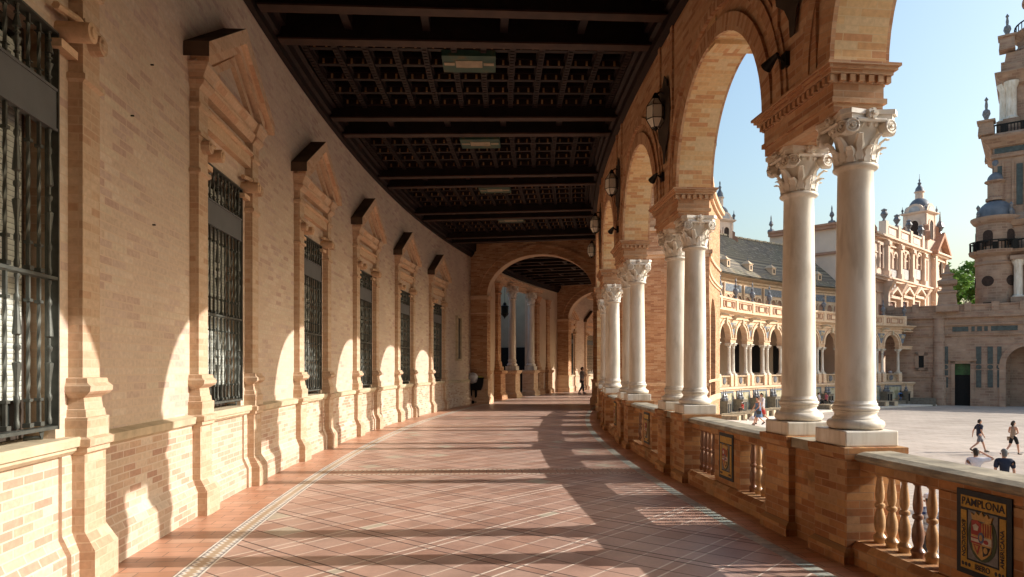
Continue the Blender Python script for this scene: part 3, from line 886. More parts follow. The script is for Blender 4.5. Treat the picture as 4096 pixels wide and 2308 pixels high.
# ---- timber ceiling
def painted_panel():
    t = NT('painted_ceiling_panel', .5, 0, .3); v = t.objc(); s = t.sep(v)
    c = t.ramp(t.noise(v, 3.5, 3), [(.3,(.015,.045,.035)),(.55,(.03,.07,.05)),(.7,(.09,.07,.03))])
    t.col(c); return t.m
M_pp = painted_panel()
M_ribbon = plain('painted_ribbon', (.28,.22,.15), .5, var=.25, scale=6)
def ceiling(name, label, pairs, t0, t1, zb=6.78, detail=True, r0=75.98, r1=82.06):
    e = thing(name, label, 'ceiling', Matrix.Translation(P(79, (t0+t1)/2, zb)))
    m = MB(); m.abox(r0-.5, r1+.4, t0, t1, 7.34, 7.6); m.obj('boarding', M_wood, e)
    m = MB()
    m.sweep([(r1+.01,6.74),(r1-.07,6.75),(r1-.09,6.84),(r1-.15,6.86),(r1-.17,6.98),(r1-.24,7.0),(r1-.26,7.34),(r1+.01,7.34)], t0, t1)
    m.sweep([(r0-.06,6.72),(r0+.05,6.74),(r0+.07,6.84),(r0+.13,6.86),(r0+.13,6.98),(r0+.2,7.0),(r0+.2,7.34),(r0-.06,7.34)], t0, t1)
    m.obj('cornice', M_wood2, e)
    hb = .36
    for t in pairs:
        for s_ in (-1,1):
            tt = t + s_*hb; q = degrees(.085/79)
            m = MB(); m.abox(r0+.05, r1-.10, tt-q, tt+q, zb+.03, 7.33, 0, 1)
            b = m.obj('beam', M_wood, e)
            m = MB(); m.abox(r0+.10, r1-.12, tt-q*1.25, tt+q*1.25, zb, zb+.03, 0, 1); m.obj('beam_board', M_woodedge, b)
        m = MB()
        for i in range(1,5):
            rr = r0 + (r1-r0)*i/5; m.abox(rr-.06, rr+.06, t-hb+.06, t+hb-.06, 6.95, 7.33, 0, 1)
        m.abox(r0+.2, r1-.25, t-.06, t+.06, 7.2, 7.33, 0, 1)
        m.obj('joist', M_wood2, e)
    if detail:
        for a, b in zip(pairs[:-1], pairs[1:]):
            ta, tb = a+hb+.09, b-hb-.09; m = MB(); NR, NC = 5, 11
            ra, rb = r0+.28, r1-.34
            for i in range(NC+1):
                rr = ra + (rb-ra)*i/NC
                if i in (5,6) : pass
                m.abox(rr-.05, rr+.05, ta, tb, 6.98, 7.33, 0, 2); m.abox(rr-.072, rr+.072, ta, tb, 7.1, 7.16, 0, 2)
                n = 26
                for j in range(n):                     # carved links on the underside of each rib
                    tt = ta + (tb-ta)*(j+.5)/n; q = (tb-ta)/n*.26; m.abox(rr-.034, rr+.034, tt-q, tt+q, 6.968, 6.985, 0, 1)
            for j in range(NR+1):
                tt = ta + (tb-ta)*j/NR; q = degrees(.05/79); m.abox(ra, rb, tt-q, tt+q, 7.03, 7.33, 1, 1); m.abox(ra, rb, tt-q*1.6, tt+q*1.6, 7.14, 7.2, 1, 1)
            m.obj('coffering', [M_wood2, M_wood2], e)
            m = MB()
            for i in range(NC):
                for j in range(NR):
                    rr = ra + (rb-ra)*(i+.5)/NC; tt = ta + (tb-ta)*(j+.5)/NR; q = (tb-ta)/NR*.18
                    m.abox(rr-.09, rr+.09, tt-q, tt+q, 7.26, 7.335, 0, 1); 
                    for d in (-.1,.1): m.abox(rr+d-.018, rr+d+.018, ta + (tb-ta)*(j+1)/NR - .012-degrees(.05/79), ta + (tb-ta)*(j+1)/NR-degrees(.05/79), 7.04, 7.12, 1, 1)
            m.obj('rosettes', [M_wood2, M_gilt], e)
            rc = .5*(ra+rb); tc = ta + (tb-ta)*(1.5)/NR; q = degrees(.33/79)
            m = MB(); m.abox(rc-.46, rc+.46, tc-q, tc+q, 6.93, 7.1, 0, 1)
            m.abox(rc-.23, rc+.23, tc-q*.45, tc+q*.35, 6.922, 6.93, 1, 1)
            for sx in (-1,1): m.abox(rc+sx*.34-.09, rc+sx*.34+.09, tc-q*.2, tc+q*.1, 6.922, 6.93, 1, 1)
            m.obj('painted_panel', [M_pp, M_ribbon], e)
    return e
M_gilt = plain('gilt_stud', (.30,.17,.08), .45, .2, var=.5, scale=3)
ceiling('timber_ceiling', 'dark coffered timber ceiling of the near gallery with painted green panels', [THP(k) for k in range(-1,6)], TSTART, TEND)

# ---- lanterns on the spandrels
def lantern(k, label):
    t = THP(k); e = thing('wall_lantern', label, 'lantern', FR(RI, t, 5.62), group='wall lanterns above the marble columns')
    m = MB(); pts = [(-.16,.40),(-.02,.52),(.10,.38),(.24,.42),(.33,.2),(.36,-.1),(.30,-.4),(.14,-.52),(.05,-.66),(.03,-.83),(-.05,-.83),(-.10,-.60),(-.26,-.45),(-.36,-.1),(-.30,.25),(-.18,.30)]
    m.prism(pts, .031, .045); m.obj('wall_stain', M_wallstain, e, 'box', mtx=I4)  # flat cutout standing in for dark stained wall behind the lantern
    m = MB(); m.tube([(0,.04,.25),(0,.10,.28),(0,.17,.22)], .015)
    m.tube([(0,.04,-.12),(0,.12,-.12)], .02); m.obj('bracket', M_iron2, e, 'box', mtx=I4)
    n = 6; prof = [(.07,.27),(.165,.13),(.175,-.11),(.08,-.26)]
    g = MB(); prof = [(r*.8,z*.85-.06) for r,z in prof]; g.lathe(0,.17,prof,n, a0=pi/6); go = g.obj('glass', M_lglass, e, 'box', mtx=I4)
    f = MB()
    for i in range(n):
        a = pi/6 + 2*pi*i/n; f.tube([(r*1.02*cos(a), .17+r*1.02*sin(a), z) for r, z in prof], .006, 5)
    for r, z in prof[:4]: f.tube([(r*1.02*cos(pi/6+2*pi*i/n), .17+r*1.02*sin(pi/6+2*pi*i/n), z) for i in range(n+1)], .007, 5)
    f.lathe(0,.17,[(.02,.26),(.05,.21),(.07,.17),(.05,.165)],n); f.lathe(0,.17,[(.06,-.27),(.03,-.30),(.01,-.33)],n)
    f.obj('lantern_frame', M_iron2, e, 'box', mtx=I4)
    return e
M_wallstain = plain('dark_wall_stain', (.05,.035,.025), .85, 0, .4, 5)
LL = ['iron wall lantern above the nearest column pair, cut off by the top edge', 'hexagonal glass and iron wall lantern above the second column pair', 'smaller hexagonal wall lantern above the third column pair', 'tiny wall lantern above the fourth column pair, beside the dark ceiling edge', 'farthest wall lantern, above the last column pair before the cross arch']
for k in range(0,5): lantern(k, LL[k])
def spot(k, label):
    t = THP(k) + .12; e = thing('spotlight', label, 'lamp', FR(RI, t, 4.62), group='small spotlights above the column imposts')
    m = MB(); m.box(-.05,.05,0.0,.04,-.06,.08); m.tube([(0,.03,0),(-.03,.13,.04)], .014); m.obj('arm', M_iron2, e, 'box', mtx=I4)
    m = MB(); q = [(.05,.16,.03),(.22,.22,-.02)]; m.tube([(-.04,.12,.05),(.03,.13,.03),(.12,.16,-.02)], [.02,.035,.06], 12); m.obj('hood', M_iron2, e, 'box', mtx=I4)
SL = ['small dark spotlight with conical hood above the nearest impost','small dark spotlight above the second impost, left of the tall arch','small dark spotlight above the third impost, far along the arcade']
for k in range(0,3): spot(k, SL[k])

# ---- cross arches
def cross_arch(t0, t1, label, ra=76.45, rb=81.3, zs=4.96, rise=1.80):
    e = thing('cross_arch', label, 'archway', Matrix.Translation(P((ra+rb)/2, t0)), group='brick cross arches spanning the gallery')
    n = 28; rc = (ra+rb)/2; a_ = (rb-ra)/2
    pts = [(rc - a_*cos(pi*i/n), zs + rise*sin(pi*i/n)) for i in range(n+1)]
    m = MB(); zt = 7.34; acc = 0
    for (q0,z0),(q1,z1) in zip(pts[:-1],pts[1:]):
        m.add([P(q0,t0,z0),P(q1,t0,z1),P(q1,t0,zt),P(q0,t0,zt)],[(0,1,2,3)],0)
        m.add([P(q0,t1,z0),P(q1,t1,z1),P(q1,t1,zt),P(q0,t1,zt)],[(3,2,1,0)],0)
        l = hypot(q1-q0,z1-z0); w = radians(t1-t0)*80
        m.add([P(q0,t0,z0),P(q1,t0,z1),P(q1,t1,z1),P(q0,t1,z0)],[(0,1,2,3)],1,[[(0,acc),(0,acc+l),(w,acc+l),(w,acc)]]); acc += l
    for (x0,x1) in ((75.44,ra),(rb,82.1)):
        m.abox(x0,x1,t0,t1,0,zs,0,1); 
        m.add([P(x0,t0,zs),P(x1,t0,zs),P(x1,t0,zt),P(x0,t0,zt)],[(0,1,2,3)],0); m.add([P(x0,t1,zs),P(x1,t1,zs),P(x1,t1,zt),P(x0,t1,zt)],[(3,2,1,0)],0)
    m.obj('masonry', [M_arc, M_cream], e, recalc=False)
    # moulded rings on both faces
    for tf, sg in ((t0,-1),(t1,1)):
        m = MB()
        for (o0,o1,d) in ((0.0,.12,.05),(.12,.36,.02),(.36,.46,.06)):
            dd = degrees(d/79)*sg; q = []
            for i in range(n+1):
                c, s_ = cos(pi*i/n), sin(pi*i/n)
                q.append(((rc-(a_+o0)*c, zs+(rise+o0)*s_),(rc-(a_+o1)*c, zs+(rise+o1)*s_)))
            for A, Bq in zip(q[:-1], q[1:]):
                m.add([P(A[0][0],tf+dd,A[0][1]),P(A[1][0],tf+dd,A[1][1]),P(Bq[1][0],tf+dd,Bq[1][1]),P(Bq[0][0],tf+dd,Bq[0][1])],[(0,1,2,3)])
                for z_ in (0,1): m.add([P(A[z_][0],tf,A[z_][1]),P(A[z_][0],tf+dd,A[z_][1]),P(Bq[z_][0],tf+dd,Bq[z_][1]),P(Bq[z_][0],tf,Bq[z_][1])],[(0,1,2,3)])
        m.obj('moulding', M_arc, e, recalc=False)
    # pier mouldings: impost, necking, dado cap, flared foot
    for (x0,x1) in ((75.44,ra),(rb,82.1)):
        m = MB(); q = degrees(1/79.)
        for z0,z1,p in ((4.78,4.86,.04),(4.86,4.96,.09),(4.12,4.18,.04),(1.02,1.10,.07),(1.10,1.14,.10)):
            b = MB(); b.abox(x0-p,x1+p,t0-q*p,t1+q*p,z0,z1,0,1); b.obj('pier_band', M_trim, e)
        pr = [(0,.13),(.27,.13),(.42,.05),(1.02,.05)]
        for (z0,p0),(z1,p1) in zip(pr[:-1],pr[1:]):
            v = [P(x,t,z) for z,p in ((z0,p0),(z1,p1)) for x,t in ((x0-p,t0-q*p),(x1+p,t0-q*p),(x1+p,t1+q*p),(x0-p,t1+q*p))]
            m.add(v,[(0,1,5,4),(1,2,6,5),(2,3,7,6),(3,0,4,7)])
        m.obj('pier_foot', M_trim, e)
    return e
cross_arch(TEND, TEND+.42, 'near brick cross arch spanning the end of the gallery, with moulded ring')
cross_arch(23.75, 24.17, 'second brick cross arch, smaller, seen through the first one')

# ---- entrance hall between the cross arches
def portal():
    e = thing('portal', 'tall shaded portal with two pale columns on pedestals left of the passage', 'portal', Matrix.Translation(P(82.1, 18.3)))
    r = 82.1
    m = MB(); m.abox(r, r+.5, 12.9, 16.2, 0, 7.34); m.abox(r, r+.5, 20.4, 23.8, 0, 7.34); m.abox(r, r+.5, 16.2, 20.4, 6.45, 7.34)
    m.obj('wall', M_cream, e)
    m = MB(); m.abox(r-.25,r+.02,15.3,21.3,6.32,6.46,0,4); m.abox(r-.32,r+.02,15.2,21.4,6.46,6.56,0,4); m.abox(r-.12,r+.02,15.4,21.2,6.05,6.32,0,4); m.obj('entablature', M_trim, e)
    def ped(t, w, y, zt, pil):
        m = MB(); L = [(0,w+.1,-y-.1),(.22,w+.1,-y-.1),(.34,w+.02,-y),(1.3,w,-y),(1.34,w+.05,-y-.05),(1.42,w+.1,-y-.1),(1.5,w+.1,-y-.1),(1.52,w+.02,-y)]
        if pil: L += [(1.53,w*.9,-y*.8),(1.7,w*.9,-y*.8),(1.72,w*.75,-y*.6),(1.95,w*.72,-y*.55),(2.0,w*.62,-y*.45),(5.5,w*.6,-y*.42),(5.55,w*.75,-y*.6),(5.65,w*.6,-y*.45),(5.95,w*.8,-y*.7),(6.05,w*.95,-y*.85)]
        m.stack([(z,-a,a,b,.1) for z,a,b in L]); M = FR(r, t)
        return link('pilaster' if pil else 'pedestal', m.mesh('pilaster' if pil else 'pedestal', M_arc if pil else M_trim, 'box'), e, e.matrix_basis.inverted() @ M)
    for t in (15.75, 20.85): ped(t, .42, .35, 6.0, True)
    for t in (14.2, 22.4): ped(t, .42, .2, 6.0, True)
    for t in (17.05, 19.55):
        ped(t, .42, .62, 1.5, False)
        c = link('column', CM['column'], e, e.matrix_basis.inverted() @ FR(r-.3, t, 1.52) @ Matrix.Diagonal((1.25,1.25,1.60,1)))
        for q in ('plinth','base','capital'): link(q, CM[q], c, I4)
    m = MB(); m.abox(88.2,88.5,12.9,24,0,7.34); m.abox(82.5,88.3,14.0,14.1,0,7.34); m.abox(82.5,88.3,22.5,22.6,0,7.34); m.obj('hall_wall', M_plaster, e)
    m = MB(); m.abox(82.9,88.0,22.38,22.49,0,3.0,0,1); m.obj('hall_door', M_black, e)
portal()
def hanging():
    e = thing('hanging_lantern', 'dark iron lantern hanging on a chain between two pale columns', 'lantern', Matrix.Translation(P(82.9, 18.45, 5.0)))
    m = MB(); m.tube([(0,0,.4),(0,0,2.3)], .012); m.obj('chain', M_iron2, e, 'box', mtx=I4)
    m = MB(); pr = [(.05,.42),(.12,.34),(.08,.3),(.24,.22),(.26,-.2),(.17,-.3),(.06,-.42),(.02,-.5)]
    m.lathe(0,0,[(.05,.44),(.12,.34),(.08,.3),(.26,.22),(.25,.19)],6); m.lathe(0,0,[(.25,-.2),(.18,-.3),(.05,-.42),(.02,-.5)],6)
    for i in range(6):
        a = 2*pi*i/6; m.tube([(.25*cos(a),.25*sin(a),.2),(.25*cos(a),.25*sin(a),-.2)], .018,5)
        m.tube([(.25*cos(a),.25*sin(a),-.2),(.33*cos(a),.33*sin(a),.05),(.27*cos(a),.27*sin(a),.27)], .012,5)
    m.obj('cage', M_iron2, e, 'box', mtx=I4)
    MB().lathe(0,0,[(.2,.19),(.2,-.19)],6).obj('glass', M_glass, e, 'box', mtx=I4)
hanging()
ceiling('timber_ceiling', 'dark beamed ceiling over the passage between the two cross arches', [13.9+1.6*i for i in range(6)], TEND+.42, 23.75, zb=6.95, detail=False)

# ---- brick pavilion projecting into the plaza
def pavilion():
    e = thing('brick_pavilion', 'orange brick side wall of the projecting pavilion, seen between the marble columns', 'building', Matrix.Translation(P(73, 12.7, ZP)))
    m = MB(); m.abox(71.5,75.43,12.6,12.95,ZP,11.5,0,1); m.abox(71.5,75.43,23.7,24.1,ZP,11.5,0,1)
    for a, b in ((12.95,14.3),(16.6,17.2),(19.5,20.1),(22.4,23.7)): m.abox(71.5,72.0,a,b,-0.0,4.2)
    for i, (a,b) in enumerate(((14.3,16.6),(17.2,19.5),(20.1,22.4))):
        lo = 12.95 if i == 0 else (a-.3); hi = 23.7 if i == 2 else (b+.3)
        m.archwall(71.5,72.0,(a+b)/2,lo,hi,4.2,radians((b-a)/2)*71.75,11.5,20)
    m.abox(71.5,72.0,12.95,23.7,ZP,0.0)
    m.abox(71.5,82.5,12.6,24.1,11.3,11.6); m.abox(75.44,82.5,12.62,24.08,7.62,11.3)
    m.obj('brick_wall', M_arc, e, recalc=False)
    m = MB()
    for z0,z1,p in ((.85,.93,.05),(.93,1.0,.1),(-.25,.1,.06),(6.4,6.55,.06),(6.55,6.7,.14),(7.6,7.75,.1),(10.9,11.1,.15),(11.1,11.35,.3)):
        m.abox(71.5-p,75.42,12.6-degrees(p/73),12.6,z0,z1,0,1); m.abox(71.5-p,71.5,12.6-degrees(p/73),24.1,z0,z1)
    m.obj('string_course', M_trim, e)
    m = MB()
    for r0,r1 in ((71.5,72.1),(74.6,75.2)):
        m.abox(r0,r1,12.6-degrees(.09/73),12.6,1.0,6.4,0,1)
    m.obj('pilaster_strip', M_arc, e)
    m = MB(); m.asheet(71.55,75.2,12.9,23.7,.002); m.obj('porch_floor', FLOORM[1], e, recalc=False)
pavilion()
# ================================================================= GROUND
m = MB(); m.add([(-900,-900,ZP),(900,-900,ZP),(900,900,ZP),(-900,900,ZP)],[(0,1,2,3)])
tag(m.obj('plaza_ground', M_plaza, None, 'box', recalc=False), None, None, kind='structure')
def pave_mat():
    t = NT('terrace_slabs', .8, 0, .25); uv = t.uv()
    b = t.node('ShaderNodeTexBrick'); t.l.new(uv, b.inputs['Vector'])
    for k, q in (('Scale',1.0),('Mortar Size',.012),('Brick Width',1.5),('Row Height',.9)): b.inputs[k].default_value = q
    b.inputs['Color1'].default_value = (.66,.60,.52,1); b.inputs['Color2'].default_value = (.72,.66,.58,1); b.inputs['Mortar'].default_value = (.42,.37,.31,1)
    c = t.mix(1.0, b.outputs['Color'], t.ramp(t.noise(uv, 1.1, 4), [(.3,(.9,)*3),(.7,(1.04,)*3)]), 'MULTIPLY'); t.col(c); return t.m
M_slab = pave_mat()
m = MB(); m.abox(67.4,71.48,12.2,24.2,ZP,-1.6)
for i in range(6): m.abox(67.4-.34*(i+1),67.4-.34*i,12.2,24.2,ZP,-1.6-.19*(i+1))
tag(m.obj('terrace', M_slab), None, None, kind='structure')

# ================================================================= FAR WING
FB, F0 = 2.88, 36.05
FT = lambda k: F0 + FB*k
FK = range(-4, 11)
FA, FE = FT(-4) - .3, 66.2
def far_wing():
    e = thing('far_gallery', 'long curved far wing with paired white columns, round arches and a mossy tiled roof', 'building', Matrix.Translation(P(78, 45, ZP)))
    # base, floor edge, back wall, ceiling, upper storey
    m = MB(); m.abox(75.3,82.6,FA,FE,ZP,-.05); m.obj('base_wall', M_far, e)
    m = MB(); m.sweep([(75.32,-.42),(75.15,-.36),(75.15,-.26),(75.02,-.2),(75.02,-.08),(75.2,-.02),(75.32,-.02)], FA, FE); m.obj('floor_moulding', M_far, e)
    m = MB(); m.abox(82.1,82.5,27.9,FE,0,7.3); m.abox(82.1-.06,82.1,27.9,FE,0,1.1); m.obj('back_wall', M_cream, e)
    m = MB(); m.abox(75.9,82.1,24.2,FE,7.1,7.4); m.obj('gallery_ceiling', M_wood, e)
    r_imp = degrees(.62/RC); 
    prof = [(.29,0),(.29,.13),(.25,.14),(.27,.2),(.2,.27),(.22,.33),(.165,.38),(.16,.5),(.14,2.37),(.17,2.41),(.15,2.45),(.18,2.6),(.25,2.75),(.31,2.8),(.31,2.86)]
    colm = MB().lathe(0,0,prof,12).mesh('column', M_marble, 'box', smooth=40)
    sq = MB(); sq.box(-.29,.29,-.29,.29,0,.135); sq.box(-.3,.3,-.3,.3,2.78,2.86)
    for i in range(4):
        a = pi/4+pi/2*i; sq.tube([(.27*cos(a)-.05*sin(a),.27*sin(a)+.05*cos(a),2.7),(.27*cos(a)+.05*sin(a),.27*sin(a)-.05*cos(a),2.7)], .075, 8)
    sq.lathe(0,0,prof,12); colm = sq.mesh('column', M_marble, 'box', smooth=40)
    inv = e.matrix_basis.inverted()
    for k in FK:
        t = FT(k); last = k == 10
        m = MB(); g = degrees(.62/RC); t1 = t+g if not last else FE
        for z0,z1,p in ((3.84,3.92,0),(3.92,3.97,.03),(3.97,4.09,0),(4.09,4.16,.03),(4.16,4.24,.1)): m.abox(75.42-p,75.9+p,t-g-degrees(p/RC),t1,z0,z1,0,2)
        m.obj('impost', M_far, e)
        for s_ in ((-1,1) if not last else (-1,)):
            link('column', colm, e, inv @ FR(RC, t+s_*.36, .975))
        for s_ in ((-1,1) if not last else (-1,)):
            m = MB(); m.abox(75.3,75.95,t+s_*.36-.22,t+s_*.36+.22,-.02,.975,0,1); m.obj('pedestal', M_far, e)
        # parapet pier of the upper balustrade and its urn
        m = MB(); m.abox(75.0,75.35,t-.16,t+.16,6.62,7.72,0,1); m.obj('parapet_pier', M_far, e)
        u = MB(); u.lathe(0,0,[(.16,0),(.16,.1),(.08,.16),(.07,.3),(.22,.5),(.27,.72),(.2,.86),(.1,.92),(.09,1.05),(.15,1.14),(.06,1.24),(.05,1.5),(.09,1.58),(.02,1.75),(.01,1.95)],10)
        link('urn', u.mesh('urn', M_ceramic, 'box', smooth=40), e, inv @ FR(75.18, t, 7.72))
        # stone gargoyle under the cornice
        gq = MB(); gq.tube([(0,.1,0),(0,-.5,.05),(0,-.95,-.08)], [.16,.11,.07], 6); gq.box(-.14,.14,-.2,.1,-.28,-.1)
        link('gargoyle', gq.mesh('gargoyle', M_stone, 'box'), e, inv @ FR(75.3, t, 6.12))
        if not last or True:
            m = MB(); poly = [(-.62,.0),(.62,.0),(.30,-.62),(.12,-1.1),(-.12,-1.1),(-.30,-.62)]; m.prism(poly, -.03, .02); o = link('spandrel_panel', m.mesh('spandrel_panel', M_bluetile, 'box'), e, inv @ FR(75.42, t, 5.62))
            q = MB(); q.tube([(0,.0,0),(0,-.12,0)], [.26,.2], 12); q.tube([(0,-.1,0),(0,-.24,-.02)], [.13,.1], 8); link('medallion', q.mesh('medallion', M_stone, 'box'), o, T(0,-.02,-.32))
    for k in list(FK)[:-1]:
        ta, tb = FT(k), FT(k+1); tc = (ta+tb)/2
        m = MB(); m.archwall(75.44,75.9,tc,ta,tb,4.241,1.26,6.3,14,0,0); o = m.obj('arch', M_far, e, recalc=False)
        m = MB(); m.archring(75.45,75.37,tc,4.245,1.262,1.45,16); m.archring(75.45,75.30,tc,4.245,1.52,1.64,16); m.obj('archivolt', M_far, o, recalc=False)
        m = MB(); m.abox(75.18,75.45,tc-.1,tc+.1,5.46,5.98,0,1); m.obj('keystone', M_stone, o)
        # lower balustrade with oval medallion
        m = MB(); m.abox(75.42,75.8,ta+.6,tb-.6,0,.18,0,2); m.abox(75.36,75.86,ta+.6,tb-.6,.84,.97,0,2); m.abox(75.5,75.72,tc-.42,tc+.42,.18,.84,0,2)
        for i in range(5):
            for (a,b) in ((ta+.62,tc-.44),(tc+.44,tb-.62)):
                x = a+(b-a)*(i+.5)/5; q = P(75.61,x); m.lathe(q.x,q.y,[(.05,.18),(.065,.3),(.03,.48),(.05,.52),(.07,.64),(.035,.84)],6)
        b = m.obj('balustrade', M_bal if False else M_farb, e)
        q = MB(); q.tube([(0,0,0),(0,-.07,0)], [.34,.30], 18); link('oval_medallion', q.mesh('oval_medallion', M_ceramic, 'box'), b, WM(b).inverted() @ (WM(e) @ inv @ FR(75.5, tc, .51)))
        # upper parapet with sunk panels
        m = MB(); m.abox(75.08,75.3,ta+.16,tb-.16,6.62,7.66,0,2); m.abox(75.0,75.38,ta+.16,tb-.16,7.52,7.68,0,2)
        for a,bb in ((.14,.27),(.33,.67),(.73,.86)):
            x0,x1 = ta+(tb-ta)*a, ta+(tb-ta)*bb; w = .045
            for (p0,p1,z0,z1) in ((x0,x1,6.84,6.9),(x0,x1,7.34,7.4),(x0,x0+w,6.84,7.4),(x1-w,x1,6.84,7.4)): m.abox(75.0,75.09,p0,p1,z0,z1,1,1)
        m.obj('parapet', [M_far, M_farred], e)
        # three small arched windows of the upper storey, pilasters, tile frieze
        m = MB(); m.abox(79.8,80.0,ta-.06,ta+.06,6.6,10.3,0,1); m.abox(79.85,80.0,tc-.5,tc-.45,6.6,9.2,0,1); m.abox(79.85,80.0,tc+.45,tc+.5,6.6,9.2,0,1); m.obj('upper_pilaster', M_far, e)
        for d in (-.85,0,.85):
            wv = MB(); poly = [(.42*cos(pi*i/8), .95+.42*sin(pi*i/8)) for i in range(9)] + [(-.42,-.9),(.42,-.9)]
            wv.prism(poly, -.02, .1, 0); po = [(.56*cos(pi*i/8), .95+.56*sin(pi*i/8)) for i in range(9)]
            for i in range(8): wv.prism([po[i],po[i+1],poly[i+1],poly[i]], -.12, .05, 1)
            wv.box(.42,.56,-.1,.05,-.9,.95,1); wv.box(-.56,-.42,-.1,.05,-.9,.95,1)
            link('window', wv.mesh('window', [M_farred, M_far], 'box'), e, inv @ FR(80.0, tc+d, 7.75))
        m = MB(); m.abox(79.94,80.0,ta+.25,tb-.25,9.5,10.25,0,2); m.obj('tile_frieze', M_bluetile, e)
        # dark window or doorway in the gallery behind
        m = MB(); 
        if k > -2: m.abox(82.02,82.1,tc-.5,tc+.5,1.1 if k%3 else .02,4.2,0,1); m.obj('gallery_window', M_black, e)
    m = MB(); m.sweep([(75.44,6.2),(75.3,6.22),(75.3,6.34),(75.12,6.42),(75.0,6.5),(74.9,6.52),(74.9,6.62),(75.44,6.64),(80.2,6.64),(80.2,6.3),(75.9,6.28)], FA, FE); m.obj('cornice', M_far, e)
    m = MB(); m.sweep([(75.32,5.92),(75.44,5.88),(75.44,6.05),(75.32,6.02)], FA, FE); m.obj('string_course', M_far, e)
    m = MB(); m.abox(80.0,80.5,FA,60.9,6.6,10.8); m.obj('upper_wall', M_far, e)
    m = MB(); m.sweep([(80.0,10.5),(79.85,10.55),(79.8,10.75),(79.55,10.85),(79.3,10.95),(79.2,11.12),(80.6,11.12),(80.6,10.5)], FA, 60.9); m.obj('eave_cornice', M_far, e)
    # roof
    m = MB(); n = 60; pr = [(79.05,11.15),(80.4,12.2),(83,14.7),(85.5,17.0)]; pts = []; fs = []; uvs = []
    for i in range(n+1):
        t = FA + (60.9-FA)*i/n; pts += [P(r,t,z) for r,z in pr]
    ln = [0]
    for a,b in zip(pr[:-1],pr[1:]): ln.append(ln[-1]+hypot(a[0]-b[0],a[1]-b[1]))
    for i in range(n):
        for j in range(3):
            fs.append((4*i+j,4*i+4+j,4*i+5+j,4*i+1+j)); u0 = radians(FA+(60.9-FA)*i/n)*80; u1 = radians(FA+(60.9-FA)*(i+1)/n)*80
            uvs.append([(u0,ln[j]),(u1,ln[j]),(u1,ln[j+1]),(u0,ln[j+1])])
    m.add(pts, fs, 0, uvs); m.sweep([(85.5,17.0),(92,11),(92,9),(79.1,11.05)], FA, 60.9, 60, 0)
    m.obj('roof', M_roof, e, recalc=False)
    m = MB()
    for i in range(70):
        t = FA + (60.9-FA)*i/70; m.abox(85.35,85.65,t+.04,t+.44,16.96,17.12+.03*(i%2),0,1)
    m.obj('ridge_tiles', M_stone, e)
    dm = MB(); dm.box(-.5,.5,-.6,1.2,0,1.15,0); dm.stack([(1.15,-.62,.62,-.72,1.3),(1.25,-.62,.62,-.72,1.3),(1.27,-.5,.5,-.6,1.2),(1.85,-.06,.06,-.06,.3)],0); dm.box(-.22,.22,-.63,-.55,.25,.95,1); dm.lathe(0,0,[(.05,1.85),(.12,2.0),(.03,2.15),(.015,2.6)],8,2)
    dme = dm.mesh('dormer', [M_far, M_black, M_ceramic], 'box')
    for t in (32.2,35.5,38.8,42.1,45.4,48.7,52,55.3,58.4): link('dormer', dme, e, inv @ FR(80.3, t, 11.95) @ Matrix.Scale(.62,4))
    m = MB()
    for t in (42.6, 57.0): q = P(80.4,t); m.tube([(q.x,q.y,10.6),(q.x,q.y,15.3)], .035, 5)
    m.obj('lightning_rod', M_iron2, e)
M_farb = plain('far_balustrade', (.46,.33,.21), .8, var=.3, scale=2)
far_wing()
fw = back_wall('gallery_wall', 'pale wall of the far gallery with barred pedimented windows, seen through both cross arches', 24.17, 28.0+1.8, [25.42, 28.3])

# ---- tiled alcoves under the far gallery, with bookcase piers and benches
def alcove(k, pic, label):
    ta, tb = FT(k), FT(k+1); tc = (ta+tb)/2
    e = thing('tiled_alcove', label, 'alcove', FR(75.3, tc, ZP), group='tiled province alcoves below the far gallery')
    inv = e.matrix_basis.inverted()
    m = MB(); M = FR(75.3, tc, ZP); w = 1.35
    m.box(-w,w,-.06,.02,.75,2.2,0); link('tile_picture', m.mesh('tile_picture', AZ[pic % 3], 'box'), e, I4)
    m = MB(); m.box(-w-.12,w+.12,-.1,.02,2.2,2.34); m.box(-w-.12,-w,-.1,.02,.6,2.2); m.box(w,w+.12,-.1,.02,.6,2.2); link('picture_frame', m.mesh('picture_frame', M_bluetile, 'box'), e, I4)
    m = MB(); m.box(-w,w,-.75,-.02,0,.5); m.box(-w,w,-.8,0,.5,.58); link('seat', m.mesh('seat', M_bench, 'box'), e, I4)
    for s_ in (-1,1):
        b = MB(); b.box(s_*1.62-.24,s_*1.62+.24,-.95,-.1,0,1.55,0); b.box(s_*1.62-.29,s_*1.62+.29,-1.0,-.05,1.55,1.64,0); b.box(s_*1.62-.15,s_*1.62+.15,-.965,-.95,.5,1.4,1)
        b.lathe(s_*1.62,-.55,[(.2,1.64),(.24,1.8),(.12,1.95),(.16,2.05),(.05,2.25),(.02,2.5)],8,2)
        link('bookcase_pier', b.mesh('bookcase_pier', [M_bench, M_black, M_ceramic], 'box'), e, I4)
AL = {0:('blue',),}
names = ['tiled alcove cut off by the middle column pair, leftmost of those under the far gallery','tiled alcove behind the leftmost benches, second from the left under the far gallery','tiled alcove directly behind the child in red','tiled alcove behind the strolling couple','tiled alcove just left of the second nearest white column','tiled alcove hidden behind the shaft of the second nearest white column','shaded alcove behind the two people sitting on a bench','shaded alcove against the left edge of the nearest white column','tiled alcove hidden behind the shaft of the nearest white column','shaded alcove showing at the right edge of the nearest column','blue tiled alcove in shade at the end of the far wing']
for i, k in enumerate(range(-1,10)): alcove(k, 0 if k == 9 else i, names[i])
